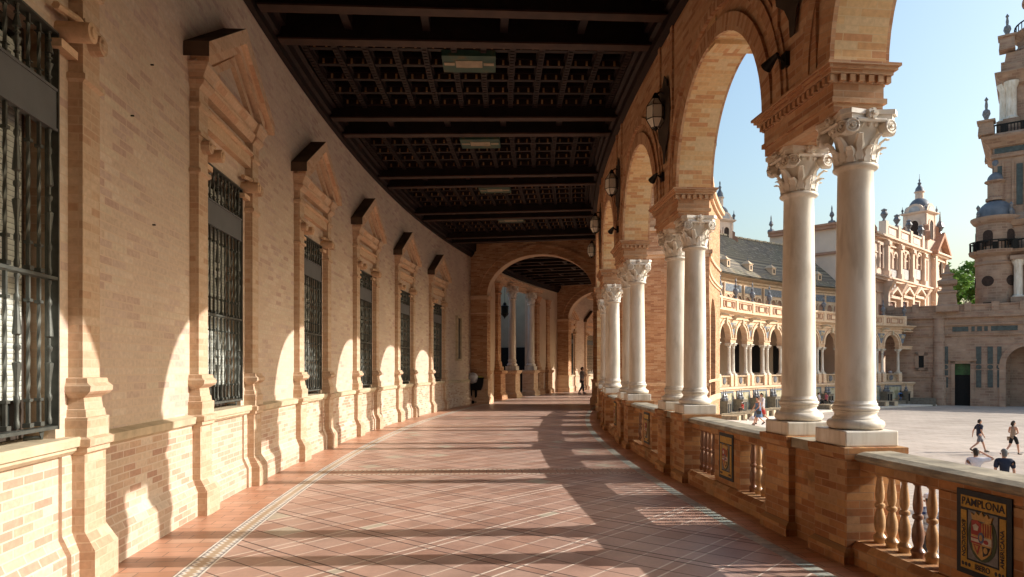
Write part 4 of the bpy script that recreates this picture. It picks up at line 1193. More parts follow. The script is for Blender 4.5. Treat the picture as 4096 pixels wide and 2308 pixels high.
# benches running out in front of the alcoves
def bench(k, s_, label):
    t = FT(k) + FB*s_; e = thing('tiled_bench', label, 'bench', FR(74.2, t, ZP), group='low tiled benches in front of the alcoves')
    m = MB(); m.box(-.22,.22,-1.55,.2,0.18,.62); link('seat', m.mesh('seat', M_bench, 'box'), e, I4)
    m = MB(); m.box(-.25,.25,-1.72,-1.55,.12,.68); m.box(-.26,.26,-1.6,.2,.62,.68); link('end_slab', m.mesh('end_slab', M_stone, 'box'), e, I4)
BN = ['leftmost low tiled bench, ending beside the column base','second low tiled bench from the left, left of the child in red','third low tiled bench from the left, just before the child in red','low tiled bench on which the child in red sits','low tiled bench partly behind the woman in the blue dress','low tiled bench behind the man in red shorts','low tiled bench right of the strolling couple, touching the wide white column','low tiled bench half hidden by the wide white column right of the couple','shaded bench under the seated man in white','shaded bench under the seated woman in pink','shaded bench just right of the nearest white column','shaded bench at the foot of the blue end alcove']
i = 0
for k in (-1,0,1,2,5,8):
    for s_ in (.08,.55):
        bench(k, s_, BN[i]); i += 1
m = MB(); m.sweep([(72.2,ZP),(72.2,ZP+.17),(75.3,ZP+.17),(75.3,ZP)], 26, 66); tag(m.obj('alcove_kerb', M_slab), None, None, kind='structure')

# ================================================================= GATEHOUSE WALL at the foot of the tower
GA = Vector((46.2, 84.3, ZP)); gd = Vector((10.2, -6.5, 0)).normalized(); gang = atan2(gd.y, gd.x)
GM = Matrix.Translation(GA) @ Matrix.Rotation(gang, 4, 'Z')       # x along the wall, -y towards the plaza
def gx(px, y=0.0):
    """distance along the wall line where the sight line of that image column meets it (measured on the photograph)"""
    k = (px-1288)/1756.3; o = GM @ Vector((0,y,0)); return (k*o.y - o.x)/(gd.x - k*gd.y)
def gz(py, px): 
    x = gx(px); q = GM @ Vector((x,0,0)); return 1.65 + (925.3-py)/1756.3*q.y - ZP
def gatehouse():
    e = thing('gatehouse_wall', 'shaded brick base wall below the big tower with a dark doorway and a wide arch', 'wall', GM)
    H = 10.85; d0, d1 = gx(2402), gx(2441); a0, a1 = gx(2530), gx(2650); ac, ar = (a0+a1)/2, (a1-a0)/2
    m = MB(); zd = gz(915,2420)
    x0, x1 = -1.0, a1+16
    m.box(x0,d0,0,1,0,H); m.box(d0,d1,0,1,zd,H); m.box(d1,a0,0,1,0,H)
    zs = gz(870,2590) - ar
    for i in range(16):
        c0, c1 = ac-ar*cos(pi*i/16), ac-ar*cos(pi*(i+1)/16); z0, z1 = zs+ar*sin(pi*i/16), zs+ar*sin(pi*(i+1)/16)
        m.prism([(c0,z0),(c1,z1),(c1,H),(c0,H)], 0, 1)
    m.box(a1,x1,0,1,0,H); m.box(a0,a1,2.4,2.6,0,zs+ar+.3)
    m.box(d0-.1,d1+.1,2.0,2.2,0,zd+.2,1)
    link('brick_face', m.mesh('brick_face', [M_tower, M_black], 'box'), e, I4)
    m = MB()
    for z0,z1,p in ((3.3,3.5,.12),(8.1,8.3,.15),(9.3,9.5,.2),(10.2,10.45,.35),(10.45,10.9,.25),(8.3,8.36,.2)): m.box(x0,x1,-p,1.1,z0,z1) if z0 > 4 else (m.box(x0,d0-.5,-p,1.1,z0,z1))
    link('cornice', m.mesh('cornice', M_tower, 'box'), e, I4)
    m = MB(); m.box(d0-.35,d0,-.15,.2,0,zd+.3); m.box(d1,d1+.35,-.15,.2,0,zd+.3); m.box(d0-.6,d1+.6,-.25,.2,zd+.3,zd+.55); m.box(d0-.35,d1+.35,-.15,.2,zd,zd+.3)
    link('door_surround', m.mesh('door_surround', M_tower, 'box'), e, I4)
    m = MB(); m.box(d0,d1,.6,.7,0,zd-1.3,0); m.box(d0,d1,.5,.6,zd-1.3,zd,1); link('doorway', m.mesh('doorway', [M_black, M_dgreen], 'box'), e, I4)
    for px, w in ((2378,.55),(2462,.5),(2491,.5),(2514,.4)):
        m = MB(); x = gx(px)-w/2; z = gz(880,px)
        lo, hi = gz(975,px), gz(872,px); mid = (lo+hi)/2
        m.box(x,x+w,-.06,.02,lo,mid-.35); m.box(x,x+w,-.06,.02,mid+.35,hi); m.tube([(x+w/2,0,mid),(x+w/2,-.06,mid)], .28, 10)
        link('tile_panel', m.mesh('tile_panel', M_tile, 'box'), e, I4)
    for p0,p1 in ((2396,2436),(2444,2452),(2458,2470),(2476,2485),(2493,2560)):
        m = MB(); m.box(gx(p0),gx(p1),-.06,.02,gz(834,2430),gz(822,2430)); link('tile_panel', m.mesh('tile_panel', M_tile, 'box'), e, I4)
    # archivolt
    m = MB()
    for i in range(16):
        q = [(ac-(ar+o)*cos(pi*(i+j)/16), zs+(ar+o)*sin(pi*(i+j)/16)) for o,j in ((0,0),(0,1),(.6,1),(.6,0))]; m.prism(q, -.12, .05)
    m.box(a0-.6,a0,-.12,.05,0,zs); m.box(a0-.7,a0,-.2,.05,zs-.3,zs)
    link('archivolt', m.mesh('archivolt', M_tower, 'box'), e, I4)
    # small barred window on the left part
    w0, w1 = gx(2311), gx(2324); m = MB(); m.box(w0,w1,-.02,.05,gz(925,2317),gz(895,2317),1)
    for a,b,c,d in ((w0-.4,w0,gz(932,2317),gz(887,2317)),(w1,w1+.4,gz(932,2317),gz(887,2317)),(w0-.4,w1+.4,gz(895,2317),gz(887,2317)),(w0-.4,w1+.4,gz(932,2317),gz(925,2317))): m.box(a,b,-.1,.05,c,d,0)
    link('small_window', m.mesh('small_window', [M_tower, M_black], 'box'), e, I4)
    # engaged corner shaft and wall creeper stains
    m = MB(); m.lathe(gx(2362),0.1,[(.75,0),(.75,3.2),(.62,3.4),(.6,10.2)],16); link('corner_shaft', m.mesh('corner_shaft', M_tower, 'box', smooth=40), e, I4)
    # steps in the corner
    m = MB()
    for i in range(5): m.box(-1.5-.2*i,gx(2355),-2.6+.45*i,0,0,.17*(i+1))
    link('steps', m.mesh('steps', M_bench, 'box'), e, I4)
    # parapet and stepped pier with urn
    m = MB(); 
    for i in range(16):
        x = x0+.6+i*2.6
        if x < x1-.4: m.box(x-.35,x+.35,-.3,.4,10.9,11.9); 
    m.box(x0,x1,-.1,.15,10.9,11.55); m.box(x0,x1,-.2,.25,11.55,11.7)
    link('parapet', m.mesh('parapet', M_tower, 'box'), e, I4)
    xx = gx(2383); m = MB(); L = [(10.9,1.15),(11.6,1.15),(11.7,1.0),(13.0,.85),(13.1,1.0),(13.3,1.0),(13.4,.6),(13.9,.55),(14.1,.95),(14.5,1.0),(14.7,.6),(15.1,.5),(15.3,.7),(15.5,.3),(16.3,.18),(16.5,.02)]
    m.stack([(z,xx-w,xx+w,.2-w,.2+w) for z,w in L]); link('urn_pier', m.mesh('urn_pier', M_tower, 'box'), e, I4)
M_dgreen = plain('green_door_glass', (.03,.09,.025), .4, var=.5, scale=2)
gatehouse()

# ================================================================= BIG TOWER
TX, TY = 64.7, 83.2; TA = radians(-37)
TM = Matrix.Translation((TX,TY,ZP)) @ Matrix.Rotation(TA, 4, 'Z')
def tower():
    TM_ = TM
    e = thing('tower', 'huge tan brick baroque tower with balconies and domed corner turrets, cut by the right edge', 'tower', TM)
    Z = lambda y: 1.65 + (925.3-y)/21.5 - ZP
    def sqm(name, levels, mat, sm=None, parent=None):
        m = MB(); m.stack([(z,-w,w,-w,w) for z,w in levels]); return link(name, m.mesh(name, mat, 'box'), parent or e, I4)
    zb = 0
    sqm('lower_stage', [(zb,6.5),(Z(650),6.5),(Z(648),6.8),(Z(640),7.5),(Z(634),7.7),(Z(630),6.4),(Z(575),6.4),(Z(573),6.7),(Z(560),7.1),(Z(552),6.4),(Z(540),5.9)], M_tower)
    sqm('shaft', [(Z(545),5.75),(Z(400),5.75),(Z(398),6.0),(Z(388),6.0),(Z(386),5.8),(Z(372),5.8),(Z(370),6.1),(Z(362),6.4),(Z(352),6.9),(Z(346),7.0),(Z(340),6.8)], M_tower)
    sqm('belfry', [(Z(340),4.5),(Z(215),4.5),(Z(210),4.9),(Z(200),5.1),(Z(183),5.7),(Z(180),5.7),(Z(178),5.1),(Z(160),5.1),(Z(158),4.8),(Z(128),4.6)], M_tower)
    m = MB(); m.lathe(0,0,[(4.4,Z(128)),(4.3,Z(120)),(4.1,Z(105)),(3.4,Z(92)),(3.2,Z(80)),(3.7,Z(72)),(4.2,Z(64)),(4.2,Z(60)),(3.0,Z(58)),(2.9,Z(-20)),(3.2,Z(-22)),(3.2,Z(-30)),(2.6,Z(-40)),(1.2,Z(-70)),(.3,Z(-95)),(.05,Z(-130))],24)
    link('lantern_drum', m.mesh('lantern_drum', M_tower, 'box', smooth=40), e, I4)
    def rail(name, w, z, h, n, rnd=False):
        m = MB()
        if rnd:
            for i in range(n): a = 2*pi*i/n; m.box(w*cos(a)-.05,w*cos(a)+.05,w*sin(a)-.05,w*sin(a)+.05,z,z+h)
            m.lathe(0,0,[(w-.08,z+h),(w+.08,z+h),(w+.08,z+h+.1),(w-.08,z+h+.1)],32,cap=False)
        else:
            for i in range(n):
                x = -w + 2*w*i/(n-1); b = .05 if i % 6 else .25
                for p in ((x,-w),(x,w),(-w,x),(w,x)): m.box(p[0]-b,p[0]+b,p[1]-b,p[1]+b,z,z+h)
            for s_ in (-1,1): m.box(-w-.1,w+.1,s_*w-.1,s_*w+.1,z+h,z+h+.14); m.box(s_*w-.1,s_*w+.1,-w+.1,w-.1,z+h,z+h+.139)
        link(name, m.mesh(name, M_iron2, 'box'), e, I4)
    rail('balcony_railing', 7.4, Z(634), 1.0, 49); rail('gallery_railing', 6.6, Z(340), .9, 43); rail('lantern_railing', 3.9, Z(60), .95, 40, True)
    # corner turrets of the lower stage, with balconies and domes
    for sx, sy in ((-1,-1),(1,-1),(-1,1),(1,1)):
        x, y = sx*5.6, sy*5.6; m = MB()
        m.lathe(x,y,[(2.0,zb),(2.0,Z(668)),(2.15,Z(666)),(2.15,Z(662)),(2.0,Z(660)),(2.05,Z(648)),(2.6,Z(640)),(2.7,Z(632)),(1.95,Z(630)),(1.95,Z(565)),(2.2,Z(562)),(2.5,Z(552)),(2.5,Z(548)),(2.0,Z(546))],20)
        t = link('corner_turret', m.mesh('corner_turret', M_tower, 'box', smooth=35), e, I4)
        d = MB(); d.lathe(x,y,[(1.95*cos(a),Z(547)+2.1*sin(a)) for a in [pi/2*i/8 for i in range(8)]]+[(.5,Z(547)+2.15)],20); link('dome', d.mesh('dome', M_slate, 'box', smooth=60), t, I4)
        d = MB(); zz = Z(547)+2.0; d.lathe(x,y,[(1.0,zz),(1.0,zz+.3),(.8,zz+.4),(.8,zz+2.0),(1.1,zz+2.2),(1.1,zz+2.35),(.85,zz+2.4)],14); link('lantern', d.mesh('lantern', M_tower, 'box', smooth=35), t, I4)
        d = MB(); d.lathe(x,y,[(.85*cos(a),zz+2.4+.95*sin(a)) for a in [pi/2*i/6 for i in range(6)]]+[(.15,zz+3.4),(.12,zz+4.0),(.35,zz+4.4),(.3,zz+4.7),(.05,zz+4.9)],12); link('cupola', d.mesh('cupola', M_slate, 'box', smooth=50), t, I4)
        r = MB()
        for i in range(22):
            a = 2*pi*i/22; r.tube([(x+2.55*cos(a),y+2.55*sin(a),Z(632)),(x+2.55*cos(a),y+2.55*sin(a),Z(632)+1)], .05, 4)
        r.lathe(x,y,[(2.48,Z(632)+1),(2.62,Z(632)+1),(2.62,Z(632)+1.12),(2.48,Z(632)+1.12)],24,cap=False); link('railing', r.mesh('railing', M_iron2, 'box'), t, I4)
        for a in (-pi/2-.35,-pi/2+.9,pi+.0):
            q = Matrix.Translation((x,y,0)) @ Matrix.Rotation(a+pi/2,4,'Z'); b = MB()
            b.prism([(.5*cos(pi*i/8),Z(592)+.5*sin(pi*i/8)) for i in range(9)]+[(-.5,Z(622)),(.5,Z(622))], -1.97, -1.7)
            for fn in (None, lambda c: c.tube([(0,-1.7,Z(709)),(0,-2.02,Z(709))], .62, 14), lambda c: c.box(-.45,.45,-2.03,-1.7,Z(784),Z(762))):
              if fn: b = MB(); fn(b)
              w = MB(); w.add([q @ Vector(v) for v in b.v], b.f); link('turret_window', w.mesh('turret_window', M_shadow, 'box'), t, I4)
        f = MB()
        for a in (-2.4,-.8,2.4): f.lathe(x+2.2*cos(a),y+2.2*sin(a),[(.12,Z(548)),(.2,Z(548)+.5),(.08,Z(548)+.8),(.22,Z(548)+1.2),(.02,Z(548)+1.5)],8)
        link('finial', f.mesh('finial', M_ceramic, 'box'), t, I4)
        for (w_, zz, s_) in ((6.45,Z(341),.85),(4.5,Z(123),.8)):
            f = MB(); bx, by = sx*w_, sy*w_
            f.stack([(zz,bx-.8,bx+.8,by-.8,by+.8),(zz+1.4,bx-.7,bx+.7,by-.7,by+.7),(zz+1.5,bx-.9,bx+.9,by-.9,by+.9),(zz+1.7,bx-.9,bx+.9,by-.9,by+.9)]); p = link('corner_pier', f.mesh('corner_pier', M_tower, 'box'), e, I4)
            g = MB(); g.lathe(bx,by,[(r*s_,zz+1.7+h*s_) for r,h in ((.3,0),(.25,.4),(.5,1.0),(.4,1.5),(.15,1.7),(.2,2.2),(.12,2.8),(.25,3.0),(.02,3.4))],10); link('finial', g.mesh('finial', M_ceramic, 'box', smooth=50), p, I4)
        # white columns of the belfry corners
        for dx, dy in ((0,.0),):
            for (px, py) in ((sx*4.1, sy*4.75),(sx*4.75, sy*4.1)):
                c = MB(); c.lathe(px,py,[(.75,Z(300)),(.75,Z(296)),(.55,Z(292)),(.52,Z(222)),(.8,Z(208)),(.8,Z(205))],12); link('column', c.mesh('column', M_marble, 'box', smooth=40), e, I4)
                c = MB(); c.box(px-.8,px+.8,py-.8,py+.8,Z(340),Z(300)); link('pedestal', c.mesh('pedestal', M_tower, 'box'), e, I4)
        # volutes carrying the drum
        f = MB(); q = Matrix.Rotation(atan2(sy,sx),4,'Z'); b = MB(); b.prism([(3.0,Z(128)),(4.9,Z(128)),(5.0,Z(118)),(4.5,Z(108)),(4.6,Z(95)),(3.6,Z(88)),(3.0,Z(84))], -.5, .5); f.add([q @ Vector(v) for v in b.v], b.f); link('volute', f.mesh('volute', M_tower, 'box'), e, I4)
    # openings and tile strips on all four faces
    for i in range(4):
        R = Matrix.Rotation(pi/2*i, 4, 'Z'); m = MB(); b = MB()
        for x in (-1.6,1.6): pass
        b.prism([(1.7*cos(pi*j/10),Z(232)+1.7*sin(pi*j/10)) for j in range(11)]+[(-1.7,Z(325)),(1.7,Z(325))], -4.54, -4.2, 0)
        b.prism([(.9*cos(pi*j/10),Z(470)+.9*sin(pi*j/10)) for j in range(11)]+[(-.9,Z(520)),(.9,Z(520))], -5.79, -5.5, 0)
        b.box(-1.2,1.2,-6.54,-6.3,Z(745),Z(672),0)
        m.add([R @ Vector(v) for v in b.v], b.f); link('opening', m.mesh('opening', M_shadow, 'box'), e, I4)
        m = MB(); b = MB()
        for x in (-5.1,-3.3,3.3,5.1): b.box(x-.3,x+.3,-5.81,-5.6,Z(520),Z(418))
        b.box(-5.7,5.7,-5.87,-5.6,Z(386),Z(373)); m.add([R @ Vector(v) for v in b.v], b.f); link('tile_strip', m.mesh('tile_strip', M_tile, 'box'), e, I4)
        m = MB(); b = MB()
        for x in (-4.4,-2.3,2.3,4.4): b.box(x-.55,x-.4,-5.95,-5.6,Z(535),Z(408)); b.box(x+.4,x+.55,-5.95,-5.6,Z(535),Z(408))
        m.add([R @ Vector(v) for v in b.v], b.f); link('pilaster', m.mesh('pilaster', M_tower, 'box'), e, I4)
        for x in (-3.4,-1.9,1.9,3.4):
            c = MB(); q = R @ Vector((x,-7.0,0)); c.lathe(q.x,q.y,[(.6,Z(752)),(.6,Z(749)),(.45,Z(746)),(.42,Z(676)),(.65,Z(664)),(.65,Z(660))],12); link('column', c.mesh('column', M_marble, 'box', smooth=40), e, I4)
            c = MB(); c.box(q.x-.75,q.x+.75,q.y-.75,q.y+.75,Z(660),Z(650)); link('entablature_block', c.mesh('entablature_block', M_tower, 'box'), e, I4); c = MB(); c.box(q.x-.7,q.x+.7,q.y-.7,q.y+.7,8,Z(752)); link('pedestal', c.mesh('pedestal', M_tower, 'box'), e, I4)
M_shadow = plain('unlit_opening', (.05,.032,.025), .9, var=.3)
tower()
# ================================================================= LIT PALACE BLOCK behind the far wing
PA = Vector((40.1, 84.0, ZP)); pdx = Vector((.722, .692, 0)); pang = atan2(pdx.y, pdx.x)
PM = Matrix.Translation(PA) @ Matrix.Rotation(pang, 4, 'Z')
def px_(px): k = (px-1288)/1756.3; return (84*k - 40.1)/(.722 - .692*k)
def pz_(py, px): q = PM @ Vector((px_(px),0,0)); return 1.65 + (925.3-py)/1756.3*q.y - ZP
def cp(c): return (3450 + c/3.82)*.62891      # photo column from a measured detail crop
def palace():
    e = thing('palace_block', 'sunlit three storey brick palace block with pedimented windows and a balustraded roof', 'building', PM)
    xs = [cp(c) for c in (170,330,525,710,890,1000,1185)]; X = [px_(x) for x in xs]
    x0 = 0.0; x5, x6 = X[5], X[6]
    zt = pz_(600, 2224); zroof = zt + 2.0
    D = 9.5
    m = MB(); m.prism([(x0,0),(x5,0),(x5,zt),(x0,zt)],0,9.5); m.box(x0+.02,x5,9.5,14.5,0,zt-1.3); m.box(x5,x6,-.7,12,0,zt-.3)
    link('wall', m.mesh('wall', M_pal, 'box'), e, I4)
    z1 = pz_(700,2224)
    def bands(a, b, y):
        m = MB()
        for z0,zz,p in ((zt-.9,zt-.7,.25),(zt-.25,zt,.5),(zt,zt+.25,.8),(z1-.7,z1-.45,.25),(z1-.45,z1-.1,.7),(z1-.1,z1+.12,.9),(zt-2.2,zt-2.05,.12),(z1-2.0,z1-1.85,.15)): m.box(a,b,y-p,y+.1,z0,zz)
        return m
    link('cornice', bands(x0,x5-.3,0).mesh('cornice', M_pal, 'box'), e, I4)
    link('cornice', bands(x5-.3,x6+.4,-.7).mesh('cornice', M_pal, 'box'), e, I4)
    # pilasters between bays, on two storeys
    for i, x in enumerate(X[1:5]):
        for (a,b) in ((6,z1-.45),(z1+.1,zt-.25)):
            m = MB(); m.box(x-.35,x+.35,-.65,0,a,b); m.box(x-.5,x+.5,-.85,0,b-.7,b-.2); m.box(x-.5,x+.5,-.8,0,a,a+.8); link('pilaster', m.mesh('pilaster', M_pal, 'box'), e, I4)
        m = MB(); m.stack([(z1-1.9,x-.3,x+.3,-.6,0),(z1-.5,x-.55,x+.55,-1.4,0),(z1-.45,x-.55,x+.55,-1.4,0)]); link('console', m.mesh('console', M_pal, 'box'), e, I4)
    # bays: paired arched windows above, pedimented doors below
    for i in range(1,4):
        a, b = X[i], X[i+1]; c = (a+b)/2; w = (b-a)
        m = MB(); zs = pz_(645,xs[i]) ; zb = pz_(672,xs[i])
        for s_ in (-1,1):
            xc = c + s_*w*.205; r = w*.14
            m.prism([(xc+r*cos(pi*j/10),zs+r*sin(pi*j/10)) for j in range(11)]+[(xc-r,zb),(xc+r,zb)], -.02, .05, 1)
            for j in range(10):
                q = [(xc+rr*cos(pi*jj/10), zs+rr*sin(pi*jj/10)) for rr,jj in ((r,j),(r,j+1),(r*1.4,j+1),(r*1.4,j))]; m.prism(q,-.35,.0,0)
            m.box(xc-r*1.38,xc-r,-.3,0,zb,zs,0); m.box(xc+r,xc+r*1.38,-.3,0,zb,zs,0)
        link('arched_window', m.mesh('arched_window', [M_pal, M_palwin], 'box'), e, I4)
        m = MB(); m.box(c-w*.36,c-.03,-.2,0,zb-1.5,zb-.1); m.box(c+.03,c+w*.36,-.2,0,zb-1.5,zb-.1); link('tile_apron', m.mesh('tile_apron', M_palpanel, 'box'), e, I4)
        zd1 = pz_(757,xs[i]); zp = pz_(743,xs[i]); za = pz_(726,xs[i]); hw = w*.36
        m = MB(); m.box(c-w*.2,c+w*.2,-.03,.05,5,zd1,1); m.box(c-w*.28,c-w*.2,-.25,0,5,zd1+.3,0); m.box(c+w*.2,c+w*.28,-.25,0,5,zd1+.3,0); m.box(c-w*.28,c+w*.28,-.3,0,zd1,zd1+.35,0)
        m.box(c-hw,c+hw,-.7,0,zp-.35,zp,0); m.prism([(c-hw,zp),(c+hw,zp),(c,za)], -.3, 0, 0)
        for s_ in (-1,1): m.prism([(c+s_*hw*1.1,zp),(c,za),(c,za+.4),(c+s_*hw*1.1,zp+.35)], -.9, 0, 0)
        link('pedimented_window', m.mesh('pedimented_window', [M_pal, M_palwin], 'box'), e, I4)
        m = MB()
        for s_ in (-1,0.2): m.box(c+s_*.9-.25,c+s_*.9+.25,-.5,-.2,za-.3,za+.9); 
        link('crest', m.mesh('crest', M_palpanel, 'box'), e, I4)
        # roof balustrade bay
        m = MB(); m.box(a+.4,b-.4,-.15,.25,zt+.25,zroof,0); m.box(a+.4,b-.4,-.3,.4,zroof-.25,zroof,0); m.box(a+w*.25,b-w*.25,-.2,-.1,zt+.75,zroof-.45,1); link('roof_parapet', m.mesh('roof_parapet', [M_pal, M_palpanel], 'box'), e, I4)
    for i, x in enumerate(X[1:5]):
        m = MB(); m.box(x-.45,x+.45,-.4,.5,zt+.25,zroof+.3); link('parapet_pier', m.mesh('parapet_pier', M_pal, 'box'), e, I4)
        m = MB(); m.lathe(x,0,[(.3,zroof+.3),(.15,zroof+.6),(.5,zroof+1.2),(.3,zroof+1.6),(.4,zroof+1.8),(.05,zroof+2.0)],8); link('urn', m.mesh('urn', M_ceramic, 'box'), e, I4)
    # narrow windows of the side bays
    for (a,b) in ((X[0],X[1]),(X[4],X[5])):
        c = (a*.4+b*.6); m = MB(); m.box(c-.55,c+.55,-.02,.05,z1+1.2,z1+4.2,1); m.box(c-.55,c+.55,-.02,.05,5,pz_(757,2224)-.6,1)
        for s_ in (-1,1): m.box(c+s_*.7-.15,c+s_*.7+.15,-.25,0,z1+1.2,z1+4.2,0)
        m.box(c-.85,c+.85,-.3,0,z1+4.2,z1+4.5,0); link('narrow_window', m.mesh('narrow_window', [M_pal, M_palwin], 'box'), e, I4)
    # gabled end pavilion
    c, h = (x5+x6)/2, (x6-x5)/2
    m = MB(); zg = zt-.1; ap = zg + h*.95
    m.prism([(c-h,zg),(c+h,zg),(c,ap)], -.6, .5, 0)
    for s_ in (-1,1): m.prism([(c+s_*(h+.5),zg-.1),(c,ap),(c,ap+.7),(c+s_*(h+.5),zg+.5)], -1.5, 6, 1)
    link('gable', m.mesh('gable', [M_pal, M_farred], 'box'), e, I4)
    m = MB(); m.lathe(c,-.8,[(.35,ap+.5),(.2,ap+.9),(.6,ap+1.6),(.4,ap+2.2),(.15,ap+2.6),(.05,ap+4)],8); link('finial', m.mesh('finial', M_ceramic, 'box'), e, I4)
    m = MB(); m.box(c-h*.62,c+h*.62,-.85,-.7,z1+1.0,zt-1.8,0); m.box(c-h*.5,c+h*.5,-.88,-.85,z1+1.4,zt-2.2,0)
    q = [(c+.55*cos(2*pi*j/12), z1+3.1+1.2*sin(2*pi*j/12)) for j in range(12)]; m.prism(q,-1.1,-.85,1); link('relief_panel', m.mesh('relief_panel', [M_pal, M_dirty], 'box'), e, I4)
    for x in (x5+.4,x6-.4):
        m = MB(); m.box(x-.4,x+.4,-1.1,-.7,5,z1-.5); m.box(x-.4,x+.4,-1.1,-.7,z1+.1,zt-.3); link('pilaster', m.mesh('pilaster', M_pal, 'box'), e, I4)
    m = MB(); zz = pz_(757,2350); m.box(c-.7,c+.7,-.75,-.65,5,zz,1); m.box(c-1.1,c-.7,-1.0,-.7,5,zz+.3,0); m.box(c+.7,c+1.1,-1.0,-.7,5,zz+.3,0); m.box(c-1.4,c+1.4,-1.2,-.7,zz+1.0,zz+1.3,0); m.prism([(c-1.5,zz+1.3),(c+1.5,zz+1.3),(c,zz+3.0)],-1.3,-.7,0); link('pedimented_window', m.mesh('pedimented_window', [M_pal, M_palwin], 'box'), e, I4)
    # shaded side wall with stepped gable, finials and a small window
    m = MB(); m.prism([(-.0,zt),(8.0,zt),(8.0,zt+.6),(0,zt+3.6),(-.0,zt+3.6)], -.9, 0.2); 
    m.box(-.45,.0,-.6,D,zt-.3,zt+.1); m.box(-.6,.0,-.6,D,zt+.1,zt+.35); m.box(-.4,0,4.5,7.0,zt+.35,zt+1.3); m.box(-.3,0,-.6,D,zt-3.4,zt-3.1)
    link('side_gable', m.mesh('side_gable', M_farred, 'box'), e, I4)
    for y in (1.5, 5.7, 9.2):
        m = MB(); m.lathe(-.2,y,[(.5,zt+.35),(.4,zt+.6),(.15,zt+.7),(.1,zt+1.0),(.3,zt+1.3),(.2,zt+1.6),(.08,zt+1.8),(.09,zt+2.2),(.02,zt+2.5)],8); link('finial', m.mesh('finial', M_ceramic, 'box'), e, I4)
    m = MB(); m.box(-.06,.02,4.0,5.2,zt-5.2,zt-3.6,1)
    for a,b,z0,z1_ in ((3.8,5.4,zt-3.6,zt-3.4),(3.8,5.4,zt-5.4,zt-5.2),(3.8,4.0,zt-5.2,zt-3.6),(5.2,5.4,zt-5.2,zt-3.6)): m.box(-.15,.02,a,b,z0,z1_,0)
    link('side_window', m.mesh('side_window', [M_farred, M_black], 'box'), e, I4)
M_pal = plain('palace_brick', (.72,.555,.435), .85, var=.1, scale=.5)
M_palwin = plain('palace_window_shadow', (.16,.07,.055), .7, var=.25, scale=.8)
M_palpanel = plain('palace_ceramic_panel', (.44,.43,.43), .5, var=.2, scale=2)
palace()

